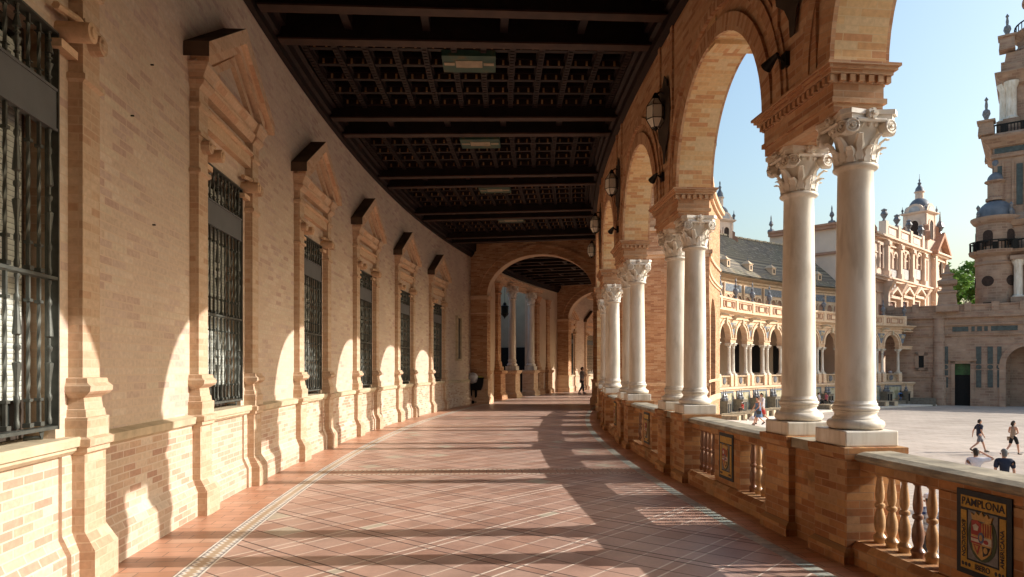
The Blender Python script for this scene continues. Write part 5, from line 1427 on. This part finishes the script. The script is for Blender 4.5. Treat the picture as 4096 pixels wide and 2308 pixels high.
# ================================================================= BELL TURRETS
def bell_turret(name, label, axis, dist, w, ys, rot, zbase):
    """ys: photo rows of body top, attic top, dome top, drum top, cupola top, tip"""
    x = (axis-1288)/1756.3*dist; Z = lambda y: 1.65 + (925.3-y)/1756.3*dist
    e = thing(name, label, 'turret', T(x, dist, zbase, rot), group='domed bell turrets behind the far wing')
    z = lambda y: Z(y) - zbase
    b, at, dt, dr, cu, tip = [z(y) for y in ys]; s = w/2
    bb = b - 1.35*w
    m = MB(); m.stack([(0,-s*1.25,s*1.25,-s*1.25,s*1.25),(bb,-s*1.25,s*1.25,-s*1.25,s*1.25),(bb+.1,-s,s,-s,s),(b-.3,-s,s,-s,s),(b-.25,-s*1.12,s*1.12,-s*1.12,s*1.12),(b-.1,-s*1.25,s*1.25,-s*1.25,s*1.25),(b,-s*1.25,s*1.25,-s*1.25,s*1.25),(b+.02,-s*1.05,s*1.05,-s*1.05,s*1.05),(at-.35*w,-s*1.0,s*1.0,-s*1.0,s*1.0)])
    link('body', m.mesh('body', M_pal, 'box'), e, I4)
    for i in range(4):
        R = Matrix.Rotation(pi/2*i,4,'Z')
        def put(nm, fn, mats, sm=None):
            q = MB(); fn(q); q.v = [tuple(R @ Vector(v)) for v in q.v]; link(nm, q.mesh(nm, mats, 'box'), e, I4)
        r = s*.36; zc = b-.3-.30*w-r
        def win(q):
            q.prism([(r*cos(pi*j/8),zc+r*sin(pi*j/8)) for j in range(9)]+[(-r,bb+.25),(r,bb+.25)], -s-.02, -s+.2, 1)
            for j in range(8): q.prism([(k*cos(pi*jj/8), zc+k*sin(pi*jj/8)) for k,jj in ((r,j),(r,j+1),(r*1.45,j+1),(r*1.45,j))], -s-.12, -s, 0)
            q.box(-r*1.45,-r,-s-.1,-s,bb+.2,zc,0); q.box(r,r*1.45,-s-.1,-s,bb+.2,zc,0)
            for x_ in (-s*.82,s*.82): q.box(x_-s*.14,x_+s*.14,-s-.08,-s,bb+.2,b-.35,0)
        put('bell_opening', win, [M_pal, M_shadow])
        ra = s*.80
        def att(q):
            q.prism([(ra*cos(pi*j/12),b+ra*.95*sin(pi*j/12)+.05) for j in range(13)], -s*1.02, -s*.2, 0)
            q.prism([(ra*.62*cos(pi*j/12),b+.12+ra*.6*sin(pi*j/12)) for j in range(13)], -s*1.06, -s*.9, 1)
        put('arched_attic', att, [M_pal, M_palpanel])
        def vol(q):
            pr = [(s,bb-.1),(s*1.95,bb-.1),(s*1.9,bb+.35*w),(s*1.6,bb+.45*w),(s*1.62,bb+.65*w),(s*1.3,bb+.75*w),(s*1.25,bb+.95*w),(s,bb+1.0*w)]
            q.prism(pr, -.18*w*.5, .18*w*.5)
            q.v = [tuple(Matrix.Rotation(-pi/4,4,'Z') @ Vector(v)) for v in q.v]
        put('scroll_buttress', vol, [M_farred])
        def fin(q): q.lathe(s*1.05,-s*1.05,[(.16,b),(.1,b+.25),(.2,b+.5),(.05,b+.75),(.02,b+1.1)],8)
        put('finial', fin, [M_ceramic])
    m = MB(); R0 = s*.88; zb = at-.1*w
    m.lathe(0,0,[(R0*1.05,b+.2),(R0*1.05,zb)] + [(R0*cos(a), zb+(dt-zb)*sin(a)) for a in [pi/2*i/8 for i in range(8)]] + [(R0*.2,dt)],16); link('dome', m.mesh('dome', M_slate, 'box', smooth=50), e, I4)
    m = MB(); k = s*.36; m.lathe(0,0,[(k,dt-.25),(k,dr-.15),(k*1.3,dr-.1),(k*1.3,dr)],10); link('lantern', m.mesh('lantern', M_pal, 'box', smooth=35), e, I4)
    m = MB(); m.lathe(0,0,[(k*1.1,dr),(k*.9,dr+(cu-dr)*.6),(k*.45,cu),(k*.3,cu+.15),(k*.5,cu+.4),(k*.15,cu+.6),(k*.25,cu+.9),(.04,cu+1.1),(.02,tip)],10); link('spire', m.mesh('spire', M_slate, 'box', smooth=50), e, I4)
bell_turret('bell_turret', 'bell turret with grey dome and spire rising over the ridge of the mossy roof', 1811, 82, 2.1, (556,533,519,497,480,459), radians(25), 6)
bell_turret('bell_turret', 'bell turret with grey dome rising behind the sunlit palace block, right of the nearest column', 2313, 108, 3.3, (538,517,499,483,468,438), radians(36), 10)

# ================================================================= TREES
def leaf_mat(name, a, b):
    t = NT(name, .6, 0, .25); 
    i = t.node('ShaderNodeNewGeometry').outputs['Random Per Island']
    c = t.ramp(i, [(0,a),(1,b)]); t.col(c)
    tr = t.node('ShaderNodeBsdfTranslucent'); t.l.new(c, tr.inputs[0])
    mx = t.node('ShaderNodeMixShader'); mx.inputs[0].default_value = .35
    out = t.n['Material Output']; t.l.new(t.b.outputs[0], mx.inputs[1]); t.l.new(tr.outputs[0], mx.inputs[2]); t.l.new(mx.outputs[0], out.inputs[0]); return t.m
M_leafA = leaf_mat('plane_tree_leaves', (.07,.15,.025), (.16,.29,.055))
M_leafB = leaf_mat('yellow_green_leaves', (.09,.16,.02), (.20,.27,.04))
M_bark = plain('bark', (.16,.12,.09), .9, var=.3, scale=3)
def tree(label, x, y, z0, h, crown, mat, n=5200, seed=1, leaf=.34, name='broadleaf_tree'):
    rnd = random.Random(seed); e = thing(name, label, 'tree', T(x,y,z0), group='trees behind the palace')
    m = MB(); m.tube([(0,0,0),(.1,.1,h*.25),(-.1,.1,h*.5),(.1,0,h*.8)], [.38,.3,.2,.06], 8)
    lobes = []
    for i in range(crown[3]):
        a = rnd.uniform(0,2*pi); f = rnd.uniform(.05,1); zz = rnd.uniform(crown[1],crown[2]); rr = crown[0]*sqrt(f)*(1-.45*abs((zz-crown[1])/(crown[2]-crown[1])-.45))
        c = Vector((rr*cos(a), rr*sin(a), zz)); lobes.append((c, rnd.uniform(.13,.26)*crown[0]))
        m.tube([(0,0,max(1,zz*.55)),(c.x*.5,c.y*.5,zz*.85),tuple(c)], [.12,.07,.02], 5)
    link('trunk', m.mesh('trunk', M_bark, 'box'), e, I4)
    v = []; f = []
    for i in range(n):
        c, r = rnd.choice(lobes); d = Vector((rnd.gauss(0,1),rnd.gauss(0,1),rnd.gauss(0,.8))); d = d.normalized()*r*rnd.uniform(.35,1.12)
        p = c + d; u = Vector((rnd.gauss(0,1),rnd.gauss(0,1),rnd.gauss(0,.6))).normalized(); w = u.cross(Vector((rnd.gauss(0,1),rnd.gauss(0,1),rnd.gauss(0,1)))).normalized(); s = leaf*rnd.uniform(.6,1.3)
        k = len(v); v += [p-u*s-w*s*.1, p+w*s*.55, p+u*s, p-w*s*.55]; f.append((k,k+1,k+2,k+3))
    q = MB(); q.add(v, f); link('crown', q.mesh('crown', mat, 'box', recalc=False), e, I4)
tree('tall green tree between the palace block and the big tower', 74.0, 118, ZP, 22.6, (5.5,8,22,46), M_leafA, 6500, 3, .42)
tree('green tree close against the big tower, right of the tall one', 81.0, 123, ZP, 23, (5.5,7,22.5,40), M_leafA, 5500, 5, .42)
tree('low yellow green sunlit tree in front of the tall green one', 73.2, 112, ZP, 16, (3.8,8,15.6,30), M_leafB, 4200, 9, .34)
def bare(label, x, y, h, seed):
    rnd = random.Random(seed); e = thing('bare_tree', label, 'tree', T(x,y,ZP), group='leafless trees')
    m = MB(); m.tube([(0,0,0),(.2,0,h*.7)], [.3,.1], 6); link('trunk', m.mesh('trunk', M_bark, 'box'), e, I4)
    q = MB()
    def br(p, d, l, r, k):
        e2 = p + d*l; q.tube([tuple(p),tuple((p+e2)/2+Vector((rnd.uniform(-.1,.1),0,0))*l),tuple(e2)], [r,r*.8,r*.5], 4)
        if k:
            for i in range(3): br(p+d*l*rnd.uniform(.5,1), (d+Vector((rnd.uniform(-.8,.8),rnd.uniform(-.8,.8),rnd.uniform(0,.4)))).normalized(), l*.62, r*.5, k-1)
    for i in range(5): br(Vector((.2,0,h*.6)), Vector((rnd.uniform(-.6,.6),rnd.uniform(-.6,.6),1)).normalized(), h*.22, .07, 3)
    link('crown', q.mesh('crown', M_bark, 'box'), e, I4)
bare('thin leafless tree above the palace roof beside the nearest column', 66, 123, 28.5, 4)
bare('leafless treetop showing over the palace roof balustrade', 71.5, 130, 30, 8)

# ================================================================= PEOPLE
def cloth(name, c, r=.8): return plain('cloth_'+name, c, r, 0, .12, 9, .2)
SKIN = plain('skin', (.50,.27,.18), .5, 0, .08, 9, .4); HAIRD = plain('dark_hair', (.03,.02,.015), .5, 0, .2, 20); HAIRG = plain('grey_hair', (.13,.125,.12), .6, 0, .2, 20)
SHOE = plain('shoe_leather', (.05,.035,.03), .5)
def skin_obj(name, chains, mat, parent, sub=1, root=(0,0)):
    """one continuous surface grown along connected joints: chains = lists of (point, radius); equal points join"""
    key = {}; vs = []; rad = []; ed = []
    for ch in chains:
        prev = None
        for (p, r) in ch:
            k = (round(p[0],4),round(p[1],4),round(p[2],4))
            if k not in key: key[k] = len(vs); vs.append(p); rad.append(r)
            i = key[k]
            if prev is not None and prev != i: ed.append((prev,i))
            prev = i
    me = bpy.data.meshes.new(name); me.from_pydata(vs, ed, []); me.materials.append(mat)
    o = bpy.data.objects.new(name, me); COL.objects.link(o); o.parent = parent
    s = o.modifiers.new('Skin','SKIN'); s.use_smooth_shade = True
    if not me.skin_vertices: return o
    for i, r in enumerate(rad):
        d = me.skin_vertices[0].data[i]; d.radius = r if isinstance(r, tuple) else (r,r); d.use_root = (i == 0)
    u = o.modifiers.new('Sub','SUBSURF'); u.levels = sub; u.render_levels = sub
    return o
def person(label, x, y, z, face, H=1.72, top=None, bottom=None, stride=0.0, larm=None, rarm=None, shorts=False, dress=None, hair=HAIRD, cap=None, longhair=False, sleeves='short', sit=False, bag=None, group=None, shoe=SHOE):
    """face: heading (radians, 0 = +x). local x forward, y left, z up; H scales a 1.72 m figure"""
    e = thing('person', label, 'person', T(x,y,z,face) @ Matrix.Scale(H/1.72,4), group)
    hz = .92 if not sit else .47
    hip = (0,0,hz); ch = (.01,0,hz+.38); nk = (.02,0,hz+.55); hd = (.045,0,hz+.68)
    def leg(s_, st):
        h = (0,s_*.095,hz-.04)
        if sit: kn = (.44,s_*.1,hz-.0); an = (.46,s_*.1,.08); to = (.62,s_*.11,.04)
        else: kn = (.05+st*.55,s_*.1,.5-(.02*abs(st))); an = (st*1.05-(.12 if st<0 else 0),s_*.1,.09+(.14 if st<-.12 else 0)); to = (an[0]+(.15 if st>-.12 else .10),s_*.11,.045 if st>-.12 else .06)
        return h, kn, an, to
    L, R = leg(1, stride), leg(-1, -stride)
    sh = lambda s_: (.0,s_*.17,hz+.48)
    def arm(s_, a):
        if a is None: a = ((-.02+ -s_*stride*.5, s_*.215, hz+.2),(.05 - s_*stride*.8, s_*.22, hz-.02))
        return sh(s_), a[0], a[1]
    A, B = arm(1, larm), arm(-1, rarm)
    def hand(a):
        d = (Vector(a[2])-Vector(a[1])).normalized(); u = d.cross(Vector((0,0,1))); u = u.normalized() if u.length > .1 else Vector((0,1,0))
        w = Vector(a[2]); palm = w + d*.06; out = [[(a[2],.024),(tuple(palm),(.034,.02))]]
        for i, f in enumerate((-.024,-.008,.008,.024)): 
            k = palm + u*f + d*.035; out.append([(tuple(palm),(.034,.02)),(tuple(k),.009),(tuple(k+d*(.04,.05,.046,.035)[i]+Vector((.008,0,-.006))),.007)])
        out.append([(a[2],.024),(tuple(w+u*.03+d*.03),.011),(tuple(w+u*.045+d*.065),.009)]); return out
    tk = .80 if (top or dress) else 1.0
    HP = (.13*tk,.10*tk); CH = (.145*tk,.10*tk); ua = .042 if top and sleeves != 'none' else .05
    body = [[(hip,HP),((.0,0,hz+.2),(.12*tk,.095*tk)),(ch,CH),(nk,.05),((.035,0,hz+.60),.058),(hd,(.074,.088)),((.04,0,hz+.77),(.066,.078))],
            [(hd,(.074,.088)),((.125,0,hz+.665),.014)]]
    for q in (L,R): body.append([(hip,HP),(q[0],.078),(q[1],.058),(q[2],.038),(q[3],.032)])
    for q in (A,B): body.append([(ch,CH),(q[0],ua),(q[1],.038),(q[2],.024)]); 
    for q in (A,B): body += hand(q)
    skin_obj('body', body, SKIN, e, 2)
    # face: eyes, ears, mouth
    m = MB()
    for s_ in (-1,1): m.lathe(.112,s_*.03,[(.002,hz+.685),(.011,hz+.693),(.002,hz+.70)],6)
    m.box(.105,.118,-.022,.022,hz+.622,hz+.628); link('features', m.mesh('features', HAIRD, 'box'), e, I4)
    m = MB()
    for s_ in (-1,1): m.tube([(.03,s_*.082,hz+.65),(.035,s_*.092,hz+.69)], [.012,.018], 6)
    link('ears', m.mesh('ears', SKIN, 'box'), e, I4)
    # hair
    m = MB(); c = Vector((.03,0,hz+.715))
    for i in range(9):
        a0 = -.25+ (pi/2+.25)*i/8
    m.lathe(.025,0,[(.082*cos(a),hz+.725+.088*sin(a)) for a in [(.0+(pi/2)*i/7) for i in range(8)]],14)
    m.tube([(-.035,0,hz+.60),(-.03,0,hz+.68),(.0,0,hz+.74)], [.05,.068,.075], 10)
    if longhair: m.tube([(-.05,0,hz+.72),(-.085,0,hz+.6),(-.075,0,hz+.47)], [.07,.075,.045], 10)
    link('hair', m.mesh('hair', hair, 'box', smooth=60), e, I4)
    if cap:
        m = MB(); m.lathe(.03,0,[(.105,hz+.735),(.105,hz+.77),(.08,hz+.82),(.02,hz+.84)],14); m.box(.08,.2,-.07,.07,hz+.735,hz+.75); link('cap', m.mesh('cap', cap, 'box', smooth=40), e, I4)
    if top:
        t = [[((0,0,hz-.13),(.155,.12)),((0,0,hz+.2),(.148,.115)),(ch,(.175,.125)),((.01,0,hz+.50),(.12,.085)),((.018,0,hz+.555),.066)]]
        for q in (A,B):
            f = 1.0 if sleeves == 'long' else .6
            el = q[1] if sleeves == 'long' else tuple(Vector(q[0]).lerp(Vector(q[1]), .75))
            c2 = [((.01,0,hz+.50),(.12,.085)),(tuple(Vector(q[0])+Vector((0,0,.01))),.078),(el,.062)]
            if sleeves == 'long': c2.append((tuple(Vector(q[1]).lerp(Vector(q[2]),.9)),.04))
            if sleeves != 'none': t.append(c2)
        skin_obj('shirt', t, top, e, 2)
    if dress:
        m = MB(); m.lathe(0,0,[(.27,hz-.42),(.24,hz-.25),(.17,hz+.1),(.13,hz+.2),(.16,hz+.36),(.175,hz+.43)],18); link('dress', m.mesh('dress', dress, 'box', smooth=50), e, I4)
    if bottom:
        b = [[((0,0,hz+.06),(.14,.11)),((0,0,hz-.02),(.15,.118))]]
        for q in (L,R):
            c2 = [((0,0,hz-.02),(.15,.118)),(q[0],.104)]
            if shorts: c2.append((tuple(Vector(q[0]).lerp(Vector(q[1]),.92)),.082))
            else: c2 += [(q[1],.072),(tuple(Vector(q[1]).lerp(Vector(q[2]),.93)),.056)]
            b.append(c2)
        skin_obj('shorts' if shorts else 'trousers', b, bottom, e, 2)
    for q in (L,R):
        m = MB(); a = Vector(q[2]); t = Vector(q[3]); d = (t-a); d.z = 0; d = d.normalized() if d.length else Vector((1,0,0))
        m.tube([tuple(a+Vector((-.04,0,-.03))),tuple(a.lerp(t,.5)+Vector((0,0,-.012))),tuple(t+d*.05+Vector((0,0,-.008)))], [.045,.048,.03], 10); link('shoe', m.mesh('shoe', shoe, 'box', smooth=60), e, I4)
    if bag:
        kind, mat = bag; m = MB()
        if kind == 'backpack': m.stack([(hz+.08,-.30,-.12,-.14,.14),(hz+.3,-.32,-.11,-.16,.16),(hz+.48,-.22,-.11,-.12,.12)]); nm = 'backpack'
        else: m.stack([(hz-.22,-.06,.2,.2,.27),(hz-.02,-.07,.22,.19,.28)]); m.tube([(.08,.22,hz-.02),(.0,.1,hz+.4),(-.02,-.15,hz+.52)], .012, 5); nm = 'handbag'
        link(nm, m.mesh(nm, mat, 'box', smooth=50), e, I4)
    return e
V = lambda px, d: (px-1288)/1756.3*d
C_grey = cloth('grey_shirt',(.24,.23,.21)); C_navy = cloth('navy',(.02,.025,.045)); C_black = cloth('black',(.012,.012,.014)); C_white = cloth('white',(.62,.58,.60)); C_denim = cloth('denim_dress',(.10,.16,.27)); C_red = cloth('red',(.50,.06,.05)); C_cyan = cloth('cyan',(.20,.45,.48)); C_blue = cloth('blue',(.10,.22,.50)); C_taupe = cloth('taupe',(.27,.20,.15)); C_dk = cloth('dark_trousers',(.045,.04,.04)); C_short = cloth('grey_shorts',(.14,.14,.16)); C_pink = cloth('pink',(.48,.13,.17))
def plaid():
    t = NT('cloth_plaid', .8, 0, .2); s = t.sep(t.objc())
    a = t.math('LESS_THAN', t.math('FRACT', t.math('MULTIPLY', s[2], 9.0)), .45); b = t.math('LESS_THAN', t.math('FRACT', t.math('MULTIPLY', s[1], 9.0)), .45)
    c = t.mix(t.math('MULTIPLY', t.math('ADD', a, b), .5), (.55,.57,.60), (.03,.05,.16)); t.col(c); return t.m
C_plaid = plaid()
hz = .92
# in the gallery
person('man in grey shirt and dark trousers standing under the second arch with folded arms', V(1464,44.1), 44.1, 0, radians(12), 1.70, C_grey, C_dk, .12, larm=((.12,.24,hz+.24),(.26,-.02,hz+.30)), rarm=((.10,-.24,hz+.22),(.24,.05,hz+.24)), bag=('handbag', C_black))
# on the plaza
person('man in dark polo shirt and shorts striding across the plaza', 24.3, 36.3, ZP, radians(-6), 1.72, C_navy, C_short, .33, shorts=True, rarm=((-.02,-.23,hz+.2),(.10,-.22,hz-.04)))
person('woman in taupe top and black mini skirt walking on the plaza', 25.35, 35.3, ZP, radians(20), 1.72, C_taupe, C_black, -.24, shorts=True, larm=((.0,.23,hz+.2),(.2,.1,hz+.14)), rarm=((.02,-.22,hz+.2),(.24,.02,hz+.12)), longhair=True, sleeves='none', bag=('handbag', C_taupe))
person('person just outside the right edge, reaching one arm into view', 27.25, 36.2, ZP, radians(180), 1.72, C_red, C_black, .2, rarm=((.2,-.2,hz+.35),(.48,-.1,hz+.36)))
person('man in white T-shirt seen from behind, shading his eyes with his raised right arm', V(2455,21.4), 21.4, ZP, radians(62), 1.93, C_white, C_short, 0, shorts=True, rarm=((.12,-.42,hz+.52),(.14,-.12,hz+.70)))
person('grey haired man in navy polo shirt seen from behind, below the coping', V(2527,21.2), 21.2, ZP, radians(66), 1.93, C_navy, C_dk, 0, hair=HAIRG)
person('person in blue checked shirt and white cap glimpsed between the balusters', V(2338,14.6), 14.6, ZP, radians(80), 1.74, C_plaid, C_dk, 0, cap=C_white)
person('dark haired woman in an off-shoulder blue dress walking beside the man in red shorts', V(1907,39.2), 39.2, -1.6, radians(188), 1.62, None, None, .3, dress=C_denim, longhair=False, larm=((.05,.22,hz+.2),(.22,.15,hz+.02)), bag=('handbag', C_dk))
person('tall man in white shirt and red shorts walking behind the woman in blue', V(1917,40.0), 40.0, -1.6, radians(188), 1.80, C_white, C_red, -.28, shorts=True)
person('child in red sitting on a bench before the alcoves', V(1868,59.3), 59.3, ZP+.62, radians(190), 1.15, C_red, C_dk, 0, sit=True, cap=C_white, larm=((.15,.2,.65),(.4,.2,.62)))
person('man in white T-shirt sitting on a bench in the shade', V(2060,71.5), 71.5, ZP+.62, radians(-20), 1.7, C_white, C_dk, 0, sit=True, larm=((.2,.2,.62),(.42,.18,.55)))
person('woman in pink top and dark trousers sitting on a bench in the shade', V(2079,72.0), 72.0, ZP+.62, radians(190), 1.68, C_pink, C_black, 0, sit=True, longhair=True)
person('woman in cyan top and dark shorts looking at the end alcove', V(2254,82.2), 82.2, ZP, radians(100), 1.62, C_cyan, C_navy, 0, shorts=True)
person('man in blue shirt with a black backpack by the end alcove', V(2265,81.6), 81.6, ZP, radians(95), 1.72, C_blue, C_short, 0, shorts=True, bag=('backpack', C_black))
person('person in light blue shirt standing by the wide dark arch', V(2493,81.0), 81.0, ZP, radians(100), 1.66, C_blue, C_white, 0, shorts=True)
person('person in black standing beside the one in light blue by the wide arch', V(2503,80.8), 80.8, ZP, radians(120), 1.66, C_black, C_short, 0, shorts=True)
person('person in dark clothes and white cap standing behind the far balustrade', V(1779,58.4), 58.4, 0, radians(-60), 1.7, C_navy, C_dk, 0, cap=C_white)
person('person in white behind the balustrade in the last arch', V(2240,83.6), 83.6, 0, radians(-90), 1.5, C_white, C_dk, 0)

# ================================================================= SMALL THINGS
def bags(label, x, y, z, mats, name, cat):
    e = thing(name, label, cat, T(x,y,z)); rnd = random.Random(int(x*10)); m = MB()
    m.lathe(0,0,[(.2,0),(.3,.1),(.28,.25),(.12,.36),(.05,.42)],10); link('sack', m.mesh('sack', mats[0], 'box', smooth=60), e, I4)
    m = MB(); m.lathe(.42,.05,[(.15,0),(.2,.08),(.17,.2),(.05,.3)],8); link('small_bag', m.mesh('small_bag', mats[1], 'box', smooth=60), e, I4)
bags('white plastic bags lying on the kerb beside the strolling couple', V(1893,55.5), 55.5, ZP+.17, (C_white, C_white), 'plastic_bags', 'bags')
bags('blue and dark bags on the ground before the dark doorway', V(2425,82.5), 82.5, ZP, (C_blue, C_taupe), 'shoulder_bags', 'bags')
# covered cart with sacks against the cross arch pier
e = thing('hand_cart', 'dark draped hand cart with a big white sack on top, against the cross arch pier', 'cart', T(-1.62, 32.1, 0, radians(-10)))
m = MB(); m.stack([(.62,-.3,.22,-.2,.22),(.8,-.36,.3,-.22,.24),(1.05,-.36,.34,-.2,.22),(1.2,-.2,.36,-.16,.18)]); link('black_sack', m.mesh('black_sack', C_black, 'box', smooth=50), e, I4)
m = MB()
for x_ in (-.25,-.02): m.tube([(x_,-.1,.02),(x_-.0,-.1,.7)], [.05,.06], 8); m.tube([(x_,.12,.02),(x_,.12,.7)], [.04,.05], 8)
m.box(-.3,.02,-.16,.18,.06,.1); m.tube([(.02,0,.35),(.22,0,.5)], .03); link('frame', m.mesh('frame', C_black, 'box'), e, I4)
for s_ in (-1,1):
    m = MB(); m.tube([(-.14,s_*.2,.08),(-.14,s_*.23,.08)], .08, 14)
    link('wheel', m.mesh('wheel', M_iron2, 'box', smooth=40), e, I4)
m = MB(); m.lathe(-.16,-.12,[(.1,.93),(.22,1.0),(.26,1.15),(.24,1.3),(.14,1.4),(.04,1.43)],14); link('white_sack', m.mesh('white_sack', plain('white_sack_plastic',(.52,.52,.56),.5,0,.2,7), 'box', smooth=60), e, I4)
m = MB(); m.tube([(.1,-.1,1.22),(.3,-.1,1.2)], [.06,.04], 8); link('yellow_cloth', m.mesh('yellow_cloth', plain('yellow_cloth',(.45,.45,.08),.7), 'box', smooth=60), e, I4)
# folding stroller beside the seated woman
e = thing('stroller', 'light grey folded stroller standing beside the seated woman in pink', 'stroller', T(V(2100,72.2), 72.2, ZP+.2)); m = MB()
for y_ in (-.25,.25): m.tube([(-.6,y_,.1),(.5,y_,1.0)], .03); m.tube([(.5,y_,.1),(-.4,y_,.8)], .03)
m.tube([(.5,-.25,1.0),(.5,.25,1.0)], .03); link('frame', m.mesh('frame', C_white, 'box'), e, I4)
m = MB(); m.stack([(.4,-.35,.2,-.22,.22),(.5,-.4,.3,-.22,.22),(.75,-.1,.3,-.22,.22)]); link('seat', m.mesh('seat', C_grey, 'box'), e, I4)
m = MB()
for x_,y_ in ((-.6,-.25),(-.6,.25),(.5,-.25),(.5,.25)): m.tube([(x_,y_-.03,.12),(x_,y_+.03,.12)], .12, 12)
link('wheels', m.mesh('wheels', M_iron2, 'box'), e, I4)

# ================================================================= LIGHT, SKY, CAMERA
SUN_EL, SUN_AZ = radians(26.7), 0.04        # towards the sun: +x, a touch of +y
w = bpy.data.worlds.new('World'); SC.world = w; w.use_nodes = True
nt = w.node_tree; bg = nt.nodes['Background']; sky = nt.nodes.new('ShaderNodeTexSky'); sky.sky_type = 'NISHITA'; sky.sun_disc = False
sky.sun_elevation = SUN_EL; sky.sun_rotation = pi/2 - SUN_AZ; sky.air_density = 1.7; sky.dust_density = 3.3; sky.ozone_density = 3.8
nt.links.new(sky.outputs[0], bg.inputs[0]); bg.inputs[1].default_value = 0.117
sun = bpy.data.lights.new('sun', 'SUN'); sun.energy = 3.0; sun.angle = radians(.53); sun.color = (1.0,.955,.88)
so = bpy.data.objects.new('sun', sun); COL.objects.link(so)
d = Vector((cos(SUN_EL)*cos(SUN_AZ), cos(SUN_EL)*sin(SUN_AZ), sin(SUN_EL)))
so.rotation_euler = d.to_track_quat('Z','Y').to_euler(); so.location = d*200
cam = bpy.data.cameras.new('camera'); co = bpy.data.objects.new('camera', cam); COL.objects.link(co)
cam.sensor_width = 36; cam.lens = 36*1756.3/2576; cam.shift_y = (925.3-726)/2576; cam.clip_end = 3000; cam.clip_start = .05
co.location = (0,0,1.65); co.rotation_euler = (pi/2,0,0); SC.camera = co
SC.view_settings.view_transform = 'Standard'; SC.view_settings.look = 'None'; SC.view_settings.exposure = 1.0; SC.view_settings.gamma = 1
c = SC.cycles; c.use_denoising = True; c.denoiser = 'OPENIMAGEDENOISE'; c.max_bounces = 10; c.diffuse_bounces = 6; c.glossy_bounces = 3; c.transmission_bounces = 4; c.sample_clamp_indirect = 8; c.caustics_reflective = False; c.caustics_refractive = False
